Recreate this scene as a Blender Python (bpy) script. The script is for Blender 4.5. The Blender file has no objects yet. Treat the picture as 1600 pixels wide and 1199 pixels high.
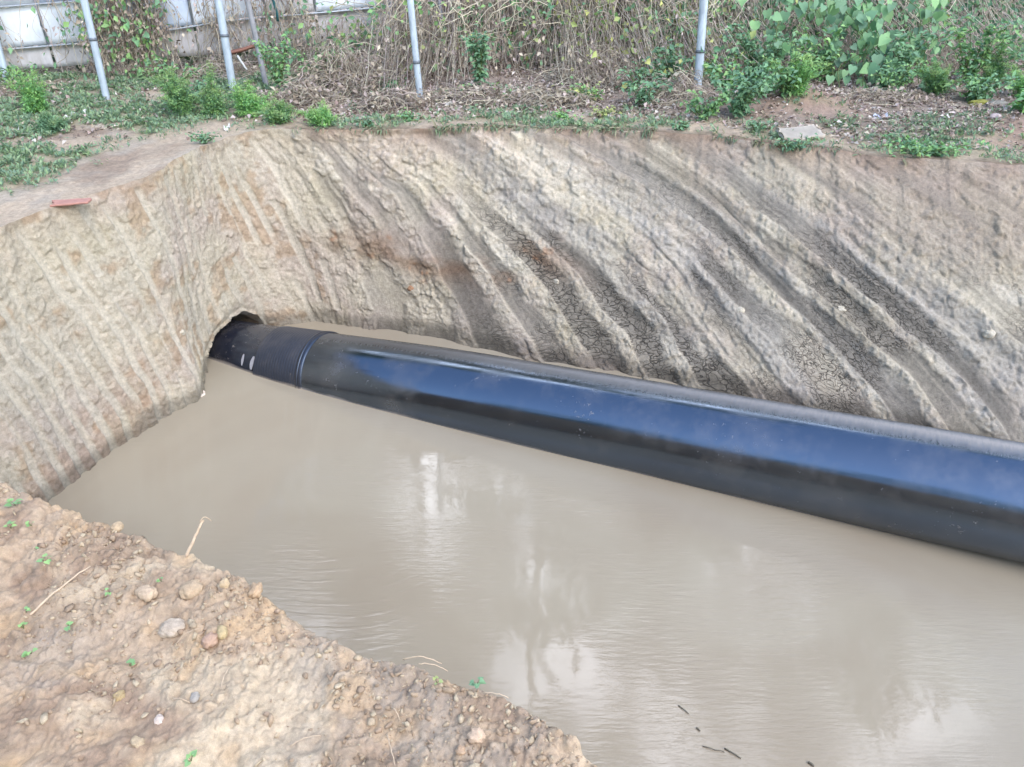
import bpy, math, random
import numpy as np
from mathutils import Vector
C = bpy.context.scene
R = math.radians

# ------------------------------------------------------------------ camera, sky, sun, exposure
CAMH, PITCH, F0 = 1.6, R(33), 1208.0
WATER = -1.6
cam = bpy.data.cameras.new('camera'); cam.sensor_width = 36; cam.lens = F0 / 1600 * 36
cam.clip_start = .05; cam.clip_end = 500
co = bpy.data.objects.new('camera', cam); C.collection.objects.link(co)
co.location = (0, 0, CAMH); co.rotation_euler = (math.pi / 2 - PITCH, 0, 0); C.camera = co
SUN_AZ, SUN_EL = R(142), R(46)
w = bpy.data.worlds.new('World'); C.world = w; w.use_nodes = True
wn = w.node_tree.nodes; wl = w.node_tree.links
bg = wn['Background']; sky = wn.new('ShaderNodeTexSky'); sky.sky_type = 'NISHITA'; sky.sun_disc = False
sky.sun_elevation = SUN_EL; sky.sun_rotation = SUN_AZ; sky.air_density = 1.2; sky.dust_density = 1.0
wtc = wn.new('ShaderNodeTexCoord'); cn = wn.new('ShaderNodeTexNoise'); cn.inputs['Scale'].default_value = 2.6; cn.inputs['Detail'].default_value = 6
wl.new(wtc.outputs['Generated'], cn.inputs[0])
sp = wn.new('ShaderNodeSeparateXYZ'); wl.new(wtc.outputs['Generated'], sp.inputs[0])
cy = wn.new('ShaderNodeMapRange'); wl.new(sp.outputs[1], cy.inputs[0]); cy.inputs[1].default_value = .22; cy.inputs[2].default_value = .5; cy.inputs[3].default_value = -.35; cy.inputs[4].default_value = .12
ca = wn.new('ShaderNodeMath'); wl.new(cn.outputs[0], ca.inputs[0]); wl.new(cy.outputs[0], ca.inputs[1])      # white clouds over the far side
cm = wn.new('ShaderNodeMapRange'); wl.new(ca.outputs[0], cm.inputs[0]); cm.inputs[1].default_value = .53; cm.inputs[2].default_value = .66
cx = wn.new('ShaderNodeMix'); cx.data_type = 'RGBA'; wl.new(cm.outputs[0], cx.inputs[0]); wl.new(sky.outputs[0], cx.inputs[6]); cx.inputs[7].default_value = (19, 19.6, 21.5, 1)
wl.new(cx.outputs[2], bg.inputs[0]); bg.inputs[1].default_value = .15
sun = bpy.data.lights.new('sun', 'SUN'); sun.energy = 0.7; sun.angle = R(35); sun.color = (1, .95, .88)
so = bpy.data.objects.new('sun', sun); C.collection.objects.link(so)
sd = Vector((math.sin(SUN_AZ) * math.cos(SUN_EL), math.cos(SUN_AZ) * math.cos(SUN_EL), math.sin(SUN_EL)))
so.rotation_euler = sd.to_track_quat('Z', 'Y').to_euler()
C.view_settings.view_transform = 'Standard'; C.view_settings.look = 'None'
C.view_settings.gamma = 1; C.view_settings.use_curve_mapping = False
C.view_settings.exposure = 1.72
C.render.engine = 'CYCLES'

rng = np.random.default_rng(7); random.seed(7)

# ------------------------------------------------------------------ helpers
def ray(px, py):
    u = (px - 800) / F0; v = (py - 600) / F0
    return np.array([u, math.cos(PITCH) - math.sin(PITCH) * v, -math.sin(PITCH) - math.cos(PITCH) * v])
def at(px, py, z=0.0):                       # a point of the photo on the level z
    d = ray(px, py); t = (z - CAMH) / d[2]
    return np.array([d[0] * t, d[1] * t, z])
def atY(px, py, Y):
    d = ray(px, py); t = Y / d[1]
    return np.array([d[0] * t, Y, CAMH + d[2] * t])

def h3(ix, iy, iz, seed):
    n = (ix.astype(np.int64) * 374761393 + iy.astype(np.int64) * 668265263 + iz.astype(np.int64) * 2147483647 + seed * 1274126177) & 0xffffffff
    n = ((n ^ (n >> 13)) * 1274126177) & 0xffffffff
    n = ((n ^ (n >> 16)) * 2246822519) & 0xffffffff
    return ((n ^ (n >> 15)) & 0xffffff) / float(0xffffff)
def vn(x, y, seed=0):                        # 2-D value noise -1..1
    x = np.asarray(x, float); y = np.asarray(y, float)
    ix = np.floor(x); iy = np.floor(y); fx = x - ix; fy = y - iy
    fx = fx * fx * fx * (fx * (fx * 6 - 15) + 10); fy = fy * fy * fy * (fy * (fy * 6 - 15) + 10)
    z = np.zeros_like(ix)
    a = h3(ix, iy, z, seed); b = h3(ix + 1, iy, z, seed); c = h3(ix, iy + 1, z, seed); d = h3(ix + 1, iy + 1, z, seed)
    return ((a * (1 - fx) + b * fx) * (1 - fy) + (c * (1 - fx) + d * fx) * fy) * 2 - 1
def fbm(x, y, o=4, seed=0, g=.5):
    s = 0; a = 1; t = 0
    for i in range(o):
        s = s + a * vn(x * 2 ** i + 17.3 * i, y * 2 ** i - 9.1 * i, seed + i); t += a; a *= g
    return s / t
def ridged(x, y, o=3, seed=0):
    s = 0; a = 1; t = 0
    for i in range(o):
        s = s + a * (1 - np.abs(vn(x * 2 ** i + 5.1 * i, y * 2 ** i + 3.7 * i, seed + i)) * 2); t += a; a *= .5
    return s / t
def clods(x, y, sc, seed=0, rmin=.25, rmax=.75):   # round lumps: height in units of cell size
    X = x * sc; Y = y * sc; ix = np.floor(X); iy = np.floor(Y); z = np.zeros_like(ix); best = np.zeros_like(X)
    for dx in (-1, 0, 1):
        for dy in (-1, 0, 1):
            cx = ix + dx; cy = iy + dy
            px = cx + h3(cx, cy, z, seed + 1); py = cy + h3(cx, cy, z, seed + 2); r = rmin + (rmax - rmin) * h3(cx, cy, z, seed + 3) ** 2
            st = .6 + .8 * h3(cx, cy, z, seed + 4)
            d2 = ((X - px) * st) ** 2 + ((Y - py) / st) ** 2
            best = np.maximum(best, np.sqrt(np.maximum(r * r - d2, 0)))
    return best / sc
def cells(x, y, sc, seed=0):                  # broken clay: random height per cell, distance to the crack
    X = x * sc; Y = y * sc; ix = np.floor(X); iy = np.floor(Y); z = np.zeros_like(ix)
    b1 = np.full_like(X, 9.); b2 = np.full_like(X, 9.); hh = np.zeros_like(X)
    for dx in (-1, 0, 1):
        for dy in (-1, 0, 1):
            cx = ix + dx; cy = iy + dy; ax = X - cx - h3(cx, cy, z, seed + 1); ay = Y - cy - h3(cx, cy, z, seed + 2); d = np.hypot(ax, ay)
            q = h3(cx, cy, z, seed + 3) * 2 - 1 + ax * (h3(cx, cy, z, seed + 4) - .5) * 1.6 + ay * (h3(cx, cy, z, seed + 5) - .5) * 1.6
            m = d < b1; b2 = np.where(m, b1, np.minimum(b2, d)); hh = np.where(m, q, hh); b1 = np.where(m, d, b1)
    return hh, b2 - b1
def broken(x, y, sc, seed=0):
    hh, e = cells(x + .25 / sc * fbm(x * sc, y * sc, 3, seed + 9), y + .25 / sc * fbm(x * sc + 5, y * sc, 3, seed + 10), sc, seed)
    return (hh * sm(0, .12, e) - .5 * (1 - sm(0, .09, e))) / sc
def sm(a, b, x):
    t = np.clip((x - a) / (b - a), 0, 1); return t * t * (3 - 2 * t)
def lerp(a, b, t): return a + (b - a) * t
def srgb(r, g, b):
    f = lambda c: (c / 255 / 12.92) if c / 255 <= .04045 else ((c / 255 + .055) / 1.055) ** 2.4
    return np.array([f(r), f(g), f(b)])

def mk(name, V, Q=None, T=None, mat=None, parent=None, col=None, smooth=False, uv=None, extra=None):
    me = bpy.data.meshes.new(name); V = np.asarray(V, np.float32).reshape(-1, 3)
    Q = np.zeros((0, 4), np.int32) if Q is None else np.asarray(Q, np.int32).reshape(-1, 4)
    T = np.zeros((0, 3), np.int32) if T is None else np.asarray(T, np.int32).reshape(-1, 3)
    me.vertices.add(len(V)); me.vertices.foreach_set('co', V.ravel())
    nl = Q.size + T.size; me.loops.add(nl)
    me.loops.foreach_set('vertex_index', np.concatenate([Q.ravel(), T.ravel()]))
    me.polygons.add(len(Q) + len(T))
    ls = np.concatenate([np.arange(len(Q)) * 4, Q.size + np.arange(len(T)) * 3]).astype(np.int32)
    me.polygons.foreach_set('loop_start', ls)
    me.update(calc_edges=True); me.validate()
    if smooth: me.polygons.foreach_set('use_smooth', np.ones(len(me.polygons), bool))
    if col is not None:
        a = me.color_attributes.new('Col', 'FLOAT_COLOR', 'POINT')
        c = np.ones((len(V), 4), np.float32); c[:, :3] = col; a.data.foreach_set('color', c.ravel())
    if extra is not None:
        for k, v in extra.items():
            a = me.attributes.new(k, 'FLOAT', 'POINT'); a.data.foreach_set('value', np.asarray(v, np.float32).ravel())
    if uv is not None:
        a = me.attributes.new('suv', 'FLOAT_VECTOR', 'POINT'); u3 = np.zeros((len(V), 3), np.float32); u3[:, :2] = uv
        a.data.foreach_set('vector', u3.ravel())
    if mat: me.materials.append(mat)
    o = bpy.data.objects.new(name, me); C.collection.objects.link(o)
    if parent: o.parent = parent
    return o
def tag(o, label=None, cat=None, group=None, kind=None):
    if label: o['label'] = label
    if cat: o['category'] = cat
    if group: o['group'] = group
    if kind: o['kind'] = kind
    return o
def thing(name, loc, label, cat, group=None):
    o = bpy.data.objects.new(name, None); C.collection.objects.link(o); o.location = loc
    o.empty_display_size = .1
    return tag(o, label, cat, group)
def copy_tree(o, parent=None):
    c = o.copy(); C.collection.objects.link(c)
    if parent: c.parent = parent
    for ch in o.children: copy_tree(ch, c)
    return c
def grid(n, m):                               # quads of an n x m vertex grid
    i = np.arange(n - 1)[:, None] * m + np.arange(m - 1)[None]
    return np.stack([i, i + 1, i + m + 1, i + m], -1).reshape(-1, 4)

def tubes(lines, radii, sides=4, taper=.5):
    """lines (N,K,3), radii (N,) -> one mesh of thin tubes"""
    L = np.asarray(lines, float); N, K, _ = L.shape
    t = np.gradient(L, axis=1); t /= np.linalg.norm(t, axis=2, keepdims=True) + 1e-9
    up = np.where(np.abs(t[..., 2:3]) > .9, np.array([1., 0, 0]), np.array([0, 0, 1.]))
    a = np.cross(t, up); a /= np.linalg.norm(a, axis=2, keepdims=True) + 1e-9; b = np.cross(t, a)
    th = np.arange(sides) * 2 * np.pi / sides
    rr = (np.asarray(radii)[:, None] * np.linspace(1, taper, K)[None])[..., None, None]
    V = L[:, :, None] + rr * (a[:, :, None] * np.cos(th)[None, None, :, None] + b[:, :, None] * np.sin(th)[None, None, :, None])
    i = (np.arange(N)[:, None, None] * K + np.arange(K - 1)[None, :, None]) * sides; s = np.arange(sides)[None, None]
    s2 = (s + 1) % sides
    Q = np.stack([i + s, i + s2, i + sides + s2, i + sides + s], -1).reshape(-1, 4)
    return V.reshape(-1, 3), Q
def leaves(P, D, Nn, L, W, fold=.25, droop=0.):
    """rhombic folded leaves: base P, direction D, normal Nn"""
    P = np.asarray(P, float); D = D / (np.linalg.norm(D, axis=1, keepdims=True) + 1e-9)
    S = np.cross(D, Nn); S /= np.linalg.norm(S, axis=1, keepdims=True) + 1e-9; U = np.cross(S, D)
    L = np.asarray(L)[:, None]; W = np.asarray(W)[:, None]
    b = P; tip = P + D * L - U * L * droop; m = P + D * L * .45
    l = m + S * W * .5 + U * W * fold; r = m - S * W * .5 + U * W * fold
    V = np.stack([b, l, tip, r], 1).reshape(-1, 3)
    i = np.arange(len(P)) * 4
    T = np.concatenate([np.stack([i, i + 2, i + 1], -1), np.stack([i, i + 3, i + 2], -1)])
    return V, T
def heart(P, D, Nn, L):
    """heart-shaped leaves, 8 vertices each"""
    D = D / np.linalg.norm(D, axis=1, keepdims=True); S = np.cross(D, Nn); S /= np.linalg.norm(S, axis=1, keepdims=True); U = np.cross(S, D)
    sh = [(0, 0, 0), (-.12, .28, .06), (.1, .5, .1), (.45, .42, .08), (1, 0, -.12), (.45, -.42, .08), (.1, -.5, .1), (-.12, -.28, .06), (.45, 0, 0)]
    L = L[:, None]
    V = np.stack([P + L * (D * a + S * b + U * c) for a, b, c in sh], 1).reshape(-1, 3)
    i = np.arange(len(P)) * 9
    T = np.concatenate([np.stack([i + 8, i + k, i + (k + 1) % 8], -1) for k in range(8)])
    return V, T
def unit(n):
    v = rng.normal(size=(n, 3)); return v / np.linalg.norm(v, axis=1, keepdims=True)
def tint(n, k, cols, jit=.25):
    """n items of k vertices, a colour picked from cols and varied"""
    c = np.array(cols)[rng.integers(0, len(cols), n)] * (1 + rng.uniform(-jit, jit, (n, 1)))
    return np.repeat(c, k, axis=0)

# ------------------------------------------------------------------ materials
def newmat(name):
    m = bpy.data.materials.new(name); m.use_nodes = True
    nt = m.node_tree; return m, nt.nodes, nt.links, nt.nodes['Principled BSDF']
def mat_soil(name, wet=.0, crack=False, bump=1.0, grain=260):
    m, n, l, p = newmat(name)
    at_ = n.new('ShaderNodeAttribute'); at_.attribute_name = 'Col'
    tc = n.new('ShaderNodeTexCoord')
    n1 = n.new('ShaderNodeTexNoise'); n1.inputs['Scale'].default_value = 34; n1.inputs['Detail'].default_value = 9; n1.inputs['Roughness'].default_value = .7
    n2 = n.new('ShaderNodeTexNoise'); n2.inputs['Scale'].default_value = grain; n2.inputs['Detail'].default_value = 4
    l.new(tc.outputs['Object'], n1.inputs[0]); l.new(tc.outputs['Object'], n2.inputs[0])
    mr = n.new('ShaderNodeMapRange'); l.new(n1.outputs[0], mr.inputs[0]); mr.inputs[1].default_value = .3; mr.inputs[2].default_value = .7; mr.inputs[3].default_value = .72; mr.inputs[4].default_value = 1.26
    mr2 = n.new('ShaderNodeMapRange'); l.new(n2.outputs[0], mr2.inputs[0]); mr2.inputs[1].default_value = .3; mr2.inputs[2].default_value = .7; mr2.inputs[3].default_value = .84; mr2.inputs[4].default_value = 1.14
    mu = n.new('ShaderNodeMath'); mu.operation = 'MULTIPLY'; l.new(mr.outputs[0], mu.inputs[0]); l.new(mr2.outputs[0], mu.inputs[1])
    vm = n.new('ShaderNodeVectorMath'); vm.operation = 'SCALE'; l.new(at_.outputs['Color'], vm.inputs[0]); l.new(mu.outputs[0], vm.inputs['Scale'])
    out = vm.outputs[0]
    add = n.new('ShaderNodeMath'); add.operation = 'MULTIPLY_ADD'; l.new(n1.outputs[0], add.inputs[0]); add.inputs[1].default_value = 2.2; l.new(n2.outputs[0], add.inputs[2])
    hout = add.outputs[0]
    if crack:
        su = n.new('ShaderNodeAttribute'); su.attribute_name = 'suv'
        ck = n.new('ShaderNodeAttribute'); ck.attribute_name = 'crack'
        wv = n.new('ShaderNodeTexNoise'); wv.inputs['Scale'].default_value = 9; l.new(su.outputs['Vector'], wv.inputs[0])
        mx = n.new('ShaderNodeVectorMath'); mx.operation = 'MULTIPLY_ADD'; l.new(wv.outputs[1], mx.inputs[0]); mx.inputs[1].default_value = (.16, .16, .16); l.new(su.outputs['Vector'], mx.inputs[2])
        tot = None
        for sc, thr in ((11, .035), (30, .06)):
            vo = n.new('ShaderNodeTexVoronoi'); vo.feature = 'DISTANCE_TO_EDGE'; vo.inputs['Scale'].default_value = sc
            l.new(mx.outputs[0], vo.inputs['Vector'])
            r_ = n.new('ShaderNodeMapRange'); l.new(vo.outputs['Distance'], r_.inputs[0]); r_.inputs[1].default_value = 0; r_.inputs[2].default_value = thr
            r_.inputs[3].default_value = 1; r_.inputs[4].default_value = 0
            if tot is None: tot = r_.outputs[0]
            else:
                mm = n.new('ShaderNodeMath'); mm.operation = 'MAXIMUM'; l.new(tot, mm.inputs[0]); l.new(r_.outputs[0], mm.inputs[1]); tot = mm.outputs[0]
        ma = n.new('ShaderNodeMath'); ma.operation = 'MULTIPLY'; l.new(tot, ma.inputs[0]); l.new(ck.outputs['Fac'], ma.inputs[1])
        dk = n.new('ShaderNodeMix'); dk.data_type = 'RGBA'; l.new(ma.outputs[0], dk.inputs[0]); l.new(out, dk.inputs[6]); dk.inputs[7].default_value = (.05, .043, .036, 1)
        out = dk.outputs[2]
        hs = n.new('ShaderNodeMath'); hs.operation = 'MULTIPLY_ADD'; l.new(ma.outputs[0], hs.inputs[0]); hs.inputs[1].default_value = -2.2; l.new(hout, hs.inputs[2]); hout = hs.outputs[0]
    l.new(out, p.inputs['Base Color'])
    bp = n.new('ShaderNodeBump'); bp.inputs['Strength'].default_value = .8; bp.inputs['Distance'].default_value = .004 * bump
    l.new(hout, bp.inputs['Height']); l.new(bp.outputs[0], p.inputs['Normal'])
    p.inputs['Roughness'].default_value = .92 - wet; p.inputs['Specular IOR Level'].default_value = .25
    return m
def mat_leaf(name, rough=.6, trans=.25, haze=.0):
    m, n, l, p = newmat(name)
    a = n.new('ShaderNodeAttribute'); a.attribute_name = 'Col'
    mxc = n.new('ShaderNodeMix'); mxc.data_type = 'RGBA'; mxc.inputs[0].default_value = haze; l.new(a.outputs['Color'], mxc.inputs[6]); mxc.inputs[7].default_value = (.36, .44, .38, 1)  # pale haze over the view, painted into the leaf colour
    l.new(mxc.outputs[2], p.inputs['Base Color']); p.inputs['Roughness'].default_value = rough; p.inputs['Specular IOR Level'].default_value = .35
    tr = n.new('ShaderNodeBsdfTranslucent'); l.new(a.outputs['Color'], tr.inputs[0])
    mx = n.new('ShaderNodeMixShader'); mx.inputs[0].default_value = trans; l.new(p.outputs[0], mx.inputs[1]); l.new(tr.outputs[0], mx.inputs[2])
    l.new(mx.outputs[0], n['Material Output'].inputs[0]); return m
def mat_plain(name, col, rough=.7, metal=0., spec=.5, nscale=20, namt=.2, bump=0.002, col2=None, stretch=(1, 1, 1)):
    m, n, l, p = newmat(name)
    tc = n.new('ShaderNodeTexCoord'); mp = n.new('ShaderNodeMapping'); mp.inputs['Scale'].default_value = stretch; l.new(tc.outputs['Object'], mp.inputs[0])
    nz = n.new('ShaderNodeTexNoise'); nz.inputs['Scale'].default_value = nscale; nz.inputs['Detail'].default_value = 8; nz.inputs['Roughness'].default_value = .65; l.new(mp.outputs[0], nz.inputs[0])
    cr = n.new('ShaderNodeValToRGB'); l.new(nz.outputs[0], cr.inputs[0])
    c = np.array(col); c2 = c * (1 - namt) if col2 is None else np.array(col2)
    cr.color_ramp.elements[0].position = .32; cr.color_ramp.elements[1].position = .68
    cr.color_ramp.elements[0].color = (*c2, 1); cr.color_ramp.elements[1].color = (*np.clip(c * (1 + namt * .4), 0, 1), 1)
    l.new(cr.outputs[0], p.inputs['Base Color'])
    if bump:
        bp = n.new('ShaderNodeBump'); bp.inputs['Distance'].default_value = bump; l.new(nz.outputs[0], bp.inputs['Height']); l.new(bp.outputs[0], p.inputs['Normal'])
    p.inputs['Roughness'].default_value = rough; p.inputs['Metallic'].default_value = metal; p.inputs['Specular IOR Level'].default_value = spec
    return m
M_wall = mat_soil('cut_clay', crack=True, bump=1.9)
M_soil = mat_soil('loose_soil', bump=1.3)
M_near = mat_soil('crumbly_soil', bump=.55, grain=600)
M_leaf = mat_leaf('green_leaf', haze=.24); M_dry = mat_leaf('dry_leaf', .8, .12)
M_stem = mat_plain('dry_stem', srgb(168, 152, 128), .85, spec=.2, nscale=60, namt=.3)
M_gstem = mat_plain('green_stem', srgb(98, 112, 70), .7, spec=.3)
M_bark = mat_plain('bark', srgb(110, 98, 84), .9, spec=.2, nscale=30, namt=.4, bump=.01)

# ------------------------------------------------------------------ trench outline: rim and toe curves
pairs = [((40, -9.), (39.5, -10.6)), ((20, -.5), (19.5, -2.1)), ((10, 3.6), (9.6, 2.0)), ((6, 4.7), (5.7, 3.35)),
         (at(1600, 257), (3.42, 3.98)), (at(1430, 246), (2.75, 4.26)), (at(1300, 236), (2.25, 4.5)), (at(1100, 213), (1.25, 4.92)), (at(900, 203), (.5, 5.18)),
         (at(820, 201), at(820, 562, WATER)), (at(720, 200), at(700, 533, WATER)), (at(600, 200), at(600, 515, WATER)),
         (at(500, 201), at(530, 509, WATER)), (at(418, 199), (-1.72, 5.93)), (at(345, 213), (-2.12, 5.78)), (at(290, 240), (-2.36, 5.15)),
         (at(236, 277), at(310, 620, WATER)), (at(145, 304), at(255, 655, WATER)), (at(50, 337), at(180, 705, WATER)), (at(-30, 375), at(95, 775, WATER)),
         ((-3.3, 3.3), (-3.05, 3.1)), ((-3.45, 2.6), (-3.1, 2.6))]
pairs = [(np.array(a[:2], float), np.array(b[:2], float)) for a, b in pairs][::-1]     # left corner -> right
RP = np.array([a for a, b in pairs]); TP = np.array([b for a, b in pairs])
mid = (RP + TP) / 2; cs = np.concatenate([[0], np.cumsum(np.linalg.norm(np.diff(mid, axis=0), axis=1))])
S_END = cs[-1]
fine = np.arange(0, cs[-4] + .3, .02)
def curve(P, s, wdt=.11):
    ss = np.arange(-1, S_END + 1, .02); out = []
    k = np.exp(-.5 * (np.arange(-30, 31) * .02 / wdt) ** 2); k /= k.sum()
    for j in range(2):
        v = np.interp(ss, cs, P[:, j]); v[ss < 0] = P[0, j] + (P[1, j] - P[0, j]) / (cs[1] - cs[0]) * ss[ss < 0]
        v = np.convolve(np.pad(v, 30, mode='edge'), k, 'valid'); out.append(np.interp(s, ss, v))
    return np.stack(out, -1)
s_vis = cs[-5] + .25                          # a little beyond the right edge of the frame
S = np.concatenate([np.arange(0, s_vis, .0085), s_vis + np.cumsum(.012 * 1.06 ** np.arange(110))])
S = S[S < S_END - .05]; NS = len(S)
rim = curve(RP, S); toe = curve(TP, S)
s_corner = cs[8]                               # rim point at px 418
tn = np.gradient(curve(RP, S, .5), axis=0); tn /= np.linalg.norm(tn, axis=1, keepdims=True)
outw = np.stack([-tn[:, 1], tn[:, 0]], -1)     # outward from the trench

rim = rim + outw * (.030 * fbm(S * 2.6, S * 0 + 3, 3, 801) + .014 * fbm(S * 13, S * 0 + 7, 3, 805))[:, None]
# ground height
def G(x, y):
    x = np.asarray(x, float); y = np.asarray(y, float)
    z = .035 * fbm(x * .6, y * .6, 3, 40) + .012 * fbm(x * 4, y * 4, 3, 44)
    z = z + .13 * np.exp(-(((x - 2.45) / .45) ** 2 + ((y - 6.75) / .3) ** 2)) + .10 * np.exp(-(((x - 4.1) / .6) ** 2 + ((y - 6.2) / .4) ** 2))
    z = z + .02 * (x > 99)
    far = np.hypot(x, y - 4)
    return z + .25 * sm(9, 25, far) * fbm(x * .1, y * .1, 2, 50)
# pipe axis
AX = np.array([(-4.2, 6.55, -1.92), (-3.4, 6.1, -1.88), (-2.7, 5.74, -1.81), (-2.04, 5.42, -1.735), (-1.35, 5.10, -1.645), (-.52, 4.75, -1.555), (0, 4.52, -1.52),
               (.83, 4.19, -1.475), (1.56, 3.87, -1.425), (2.22, 3.57, -1.37), (2.80, 3.28, -1.31), (4.5, 2.5, -1.18), (7, 1.4, -1.05), (12, -.8, -1.0), (20, -4.3, -1.0)])
PR = .33
def axis(n=400):
    c = np.concatenate([[0], np.cumsum(np.linalg.norm(np.diff(AX, axis=0), axis=1))])
    ss = np.linspace(0, c[-1], n); k = np.exp(-.5 * (np.arange(-12, 13) / 5.) ** 2); k /= k.sum()
    P = np.stack([np.convolve(np.pad(np.interp(ss, c, AX[:, j]), 12, mode='reflect', reflect_type='odd'), k, 'valid') for j in range(3)], -1)
    return ss, P
ax_s, ax_P = axis()

# ------------------------------------------------------------------ trench wall
def wall():
    NR = 215
    tt = np.linspace(0, 1.14, NR)                       # 0 rim .. 1 water level .. below
    s = np.repeat(S[:, None], NR, 1); t = np.repeat(tt[None], NS, 0)
    zt = G(rim[:, 0], rim[:, 1])[:, None]
    h = 1.62
    # plan position: shoulder stays near the rim, lower half swings to the toe
    prof = t ** .92
    x = lerp(rim[:, 0:1], toe[:, 0:1], prof); y = lerp(rim[:, 1:2], toe[:, 1:2], prof)
    z = zt * (1 - t) + WATER * t
    dd = t * 1.75
    # sweep field of the bucket marks
    Kc = lambda c: lerp(.17, 1.0, sm(s_corner - .45, s_corner + 1.5, c)); dm = np.minimum(dd, 1.8)
    g = 1.95 * dm - .34 * dm ** 2
    lo = s - g * 1.01 - .1; hi = s + .01             # start of the mark that passes here: s = c + K(c) g, the marks fan out from the corner
    for _ in range(22):
        c_ = (lo + hi) / 2; big_ = c_ + Kc(c_) * g > s; hi = np.where(big_, c_, hi); lo = np.where(big_, lo, c_)
    phi = (lo + hi) / 2 + lerp(.045, .015, 1 - sm(s_corner - .2, s_corner + .6, s)) * fbm(s * 1.1, dd * 1.1, 3, 3) + .02 * fbm(s * 5, dd * 4, 2, 5)
    left = 1 - sm(s_corner - .15, s_corner + .25, s - .25 * dd)
    # left wall: parallel tooth marks
    q = phi / .128 + .30 * vn(phi * 2.3, dd * .35, 9); fr = q - np.floor(q)
    idq = np.floor(q)
    hsh = h3(idq, np.floor(dd * 2.1 + 5 * h3(idq, idq * 0, idq * 0, 3)), idq * 0, 12)
    strip = sm(.0, .09, fr) * (1 - sm(.42, .52, fr)) * sm(-.55, -.05, vn(q * 1.0, dd * 1.8, 13) + .9 * (hsh - .38))
    strip = strip * sm(.02, .09, dd)
    crumb = fbm(s * 9, dd * 9, 5, 21, .62); cl = clods(s + .03 * crumb, dd + .03 * crumb, 11, 31, .2, .8)
    rough = .012 * crumb + .03 * cl + .09 * broken(s, dd * .8, 14, 33) + .13 * broken(s, dd, 34, 35) + .003
    hl = lerp(rough - .004, -.008 + .006 * np.sin(np.clip(fr / .48, 0, 1) * np.pi) * -1.0 + .0015 * vn(q * 30, dd * 1.2, 6), strip)
    hl = hl + .03 * fbm(s * 1.5, dd * 1.5, 3, 60)
    # far wall: sweeping facets and ledges
    phw = phi + 1.0 * sm(s_corner - .35, s_corner + 1.2, phi)      # marks crowd together in the corner
    ph2 = phw + .05 * fbm(s * 2.2, dd * 2.2, 3, 70)
    q2 = ph2 / .34 + .5 * vn(phi * 1.1, dd * .6, 71); f2 = q2 - np.floor(q2); id2 = np.floor(q2)
    pres = sm(.12, .5, dd * .55 + .35 * vn(phi * 1.6, dd * 1.5, 72) + .16 * sm(s_corner + 2.4, s_corner + 1.2, s))     # marks deepen towards the water
    wdt_ = .50 + .16 * vn(id2 * 3.1, dd * 2.2, 73)
    ridge = sm(wdt_, wdt_ + .20, f2) * (1 - sm(.95, 1.0, f2))
    rag = .5 * fbm(s * 5, dd * 5, 4, 74)
    ridge = np.clip(ridge + rag * (ridge > .02) * .9, 0, 1)
    smo = (1 - ridge) * sm(-.25, .2, vn(phw * 2.4, dd * 1.6, 77) + .8 * pres - .25 + .5 * fbm(s * 4, dd * 4, 3, 79))
    trough = np.sin(np.clip(f2 / wdt_, 0, 1) * np.pi)
    q3 = phw / .15 + .6 * vn(phi * 3.3, dd * .9, 75); f3 = q3 - np.floor(q3)
    saw3 = f3 * (1 - sm(.75, 1.0, f3)) * sm(-.1, .4, vn(phi * 2.5, dd * 1.3, 76))
    cr2 = fbm(s * 7 + 3, dd * 7, 5, 81, .62); cl2 = clods(s + .04 * cr2, dd + .04 * cr2, 8, 85, .1, .75); cl3 = clods(s + .02 * cr2, dd, 22, 87, .1, .75)
    stri = fbm(phi * 24, dd * .9, 3, 91)
    q4 = ph2 / .085 + .7 * vn(phi * 5, dd * .8, 175); f4 = q4 - np.floor(q4)
    hf = .017 * ridge * pres - .010 * trough * pres + .010 * saw3 + .006 * f4 * (1 - sm(.7, 1, f4)) * sm(-.3, .3, vn(phi * 3, dd * 1.6, 176)) + .032 * fbm(s * 1.2, dd * 1.2, 4, 93)
    hf = hf + (1 - smo) * (.016 * cr2 + .02 * cl2 + .09 * broken(s, dd, 9, 88) + .17 * broken(s, dd, 24, 89) + .14 * broken(s, dd, 48, 188) + .2 * cl3 * sm(-.1, .3, cr2)) + smo * (.0035 * stri)
    scar = sm(.86, .98, ridged(phi * 1.9 + .3 * dd, dd * .5, 2, 97)) * sm(.1, .4, dd)       # narrow gouges
    hf = hf - .016 * scar
    sel = h3(id2, id2 * 0, id2 * 0, 8); 
    disp = lerp(hf, hl, left)
    # buttress left of the tunnel mouth, crumbs gather at the toe
    disp = disp + .05 * np.exp(-((s - (cs[5] - .02)) / .13) ** 2) * sm(1.0, 1.6, dd)
    disp = disp * sm(0, .05, dd) + .012 * fbm(s * 14, dd * 14, 3, 98) * (1 - sm(0, .1, dd))
    # roll the shoulder over
    disp = disp - .05 * np.exp(-dd / .07) * 0
    # wall normal (towards the trench)
    P = np.stack([x, y, z], -1)
    a = np.gradient(P, axis=0); b = np.gradient(P, axis=1); N = np.cross(a, b)
    N /= np.linalg.norm(N, axis=2, keepdims=True) + 1e-9
    N = np.where((N[..., 0:2] * outw[:, None]).sum(-1, keepdims=True) > 0, -N, N)
    P = P + N * disp[..., None]
    # tunnel: vertices close to the pipe axis are drawn back along it
    A = np.array([-2.04, 5.42]); B = np.array([-3.4, 6.1]); d = (B - A) / np.linalg.norm(B - A)
    rel = P[..., :2] - A; al = (rel * d).sum(-1); lat = rel[..., 0] * -d[1] + rel[..., 1] * d[0]
    zc = -1.735 - .10 * al + .035
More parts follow.
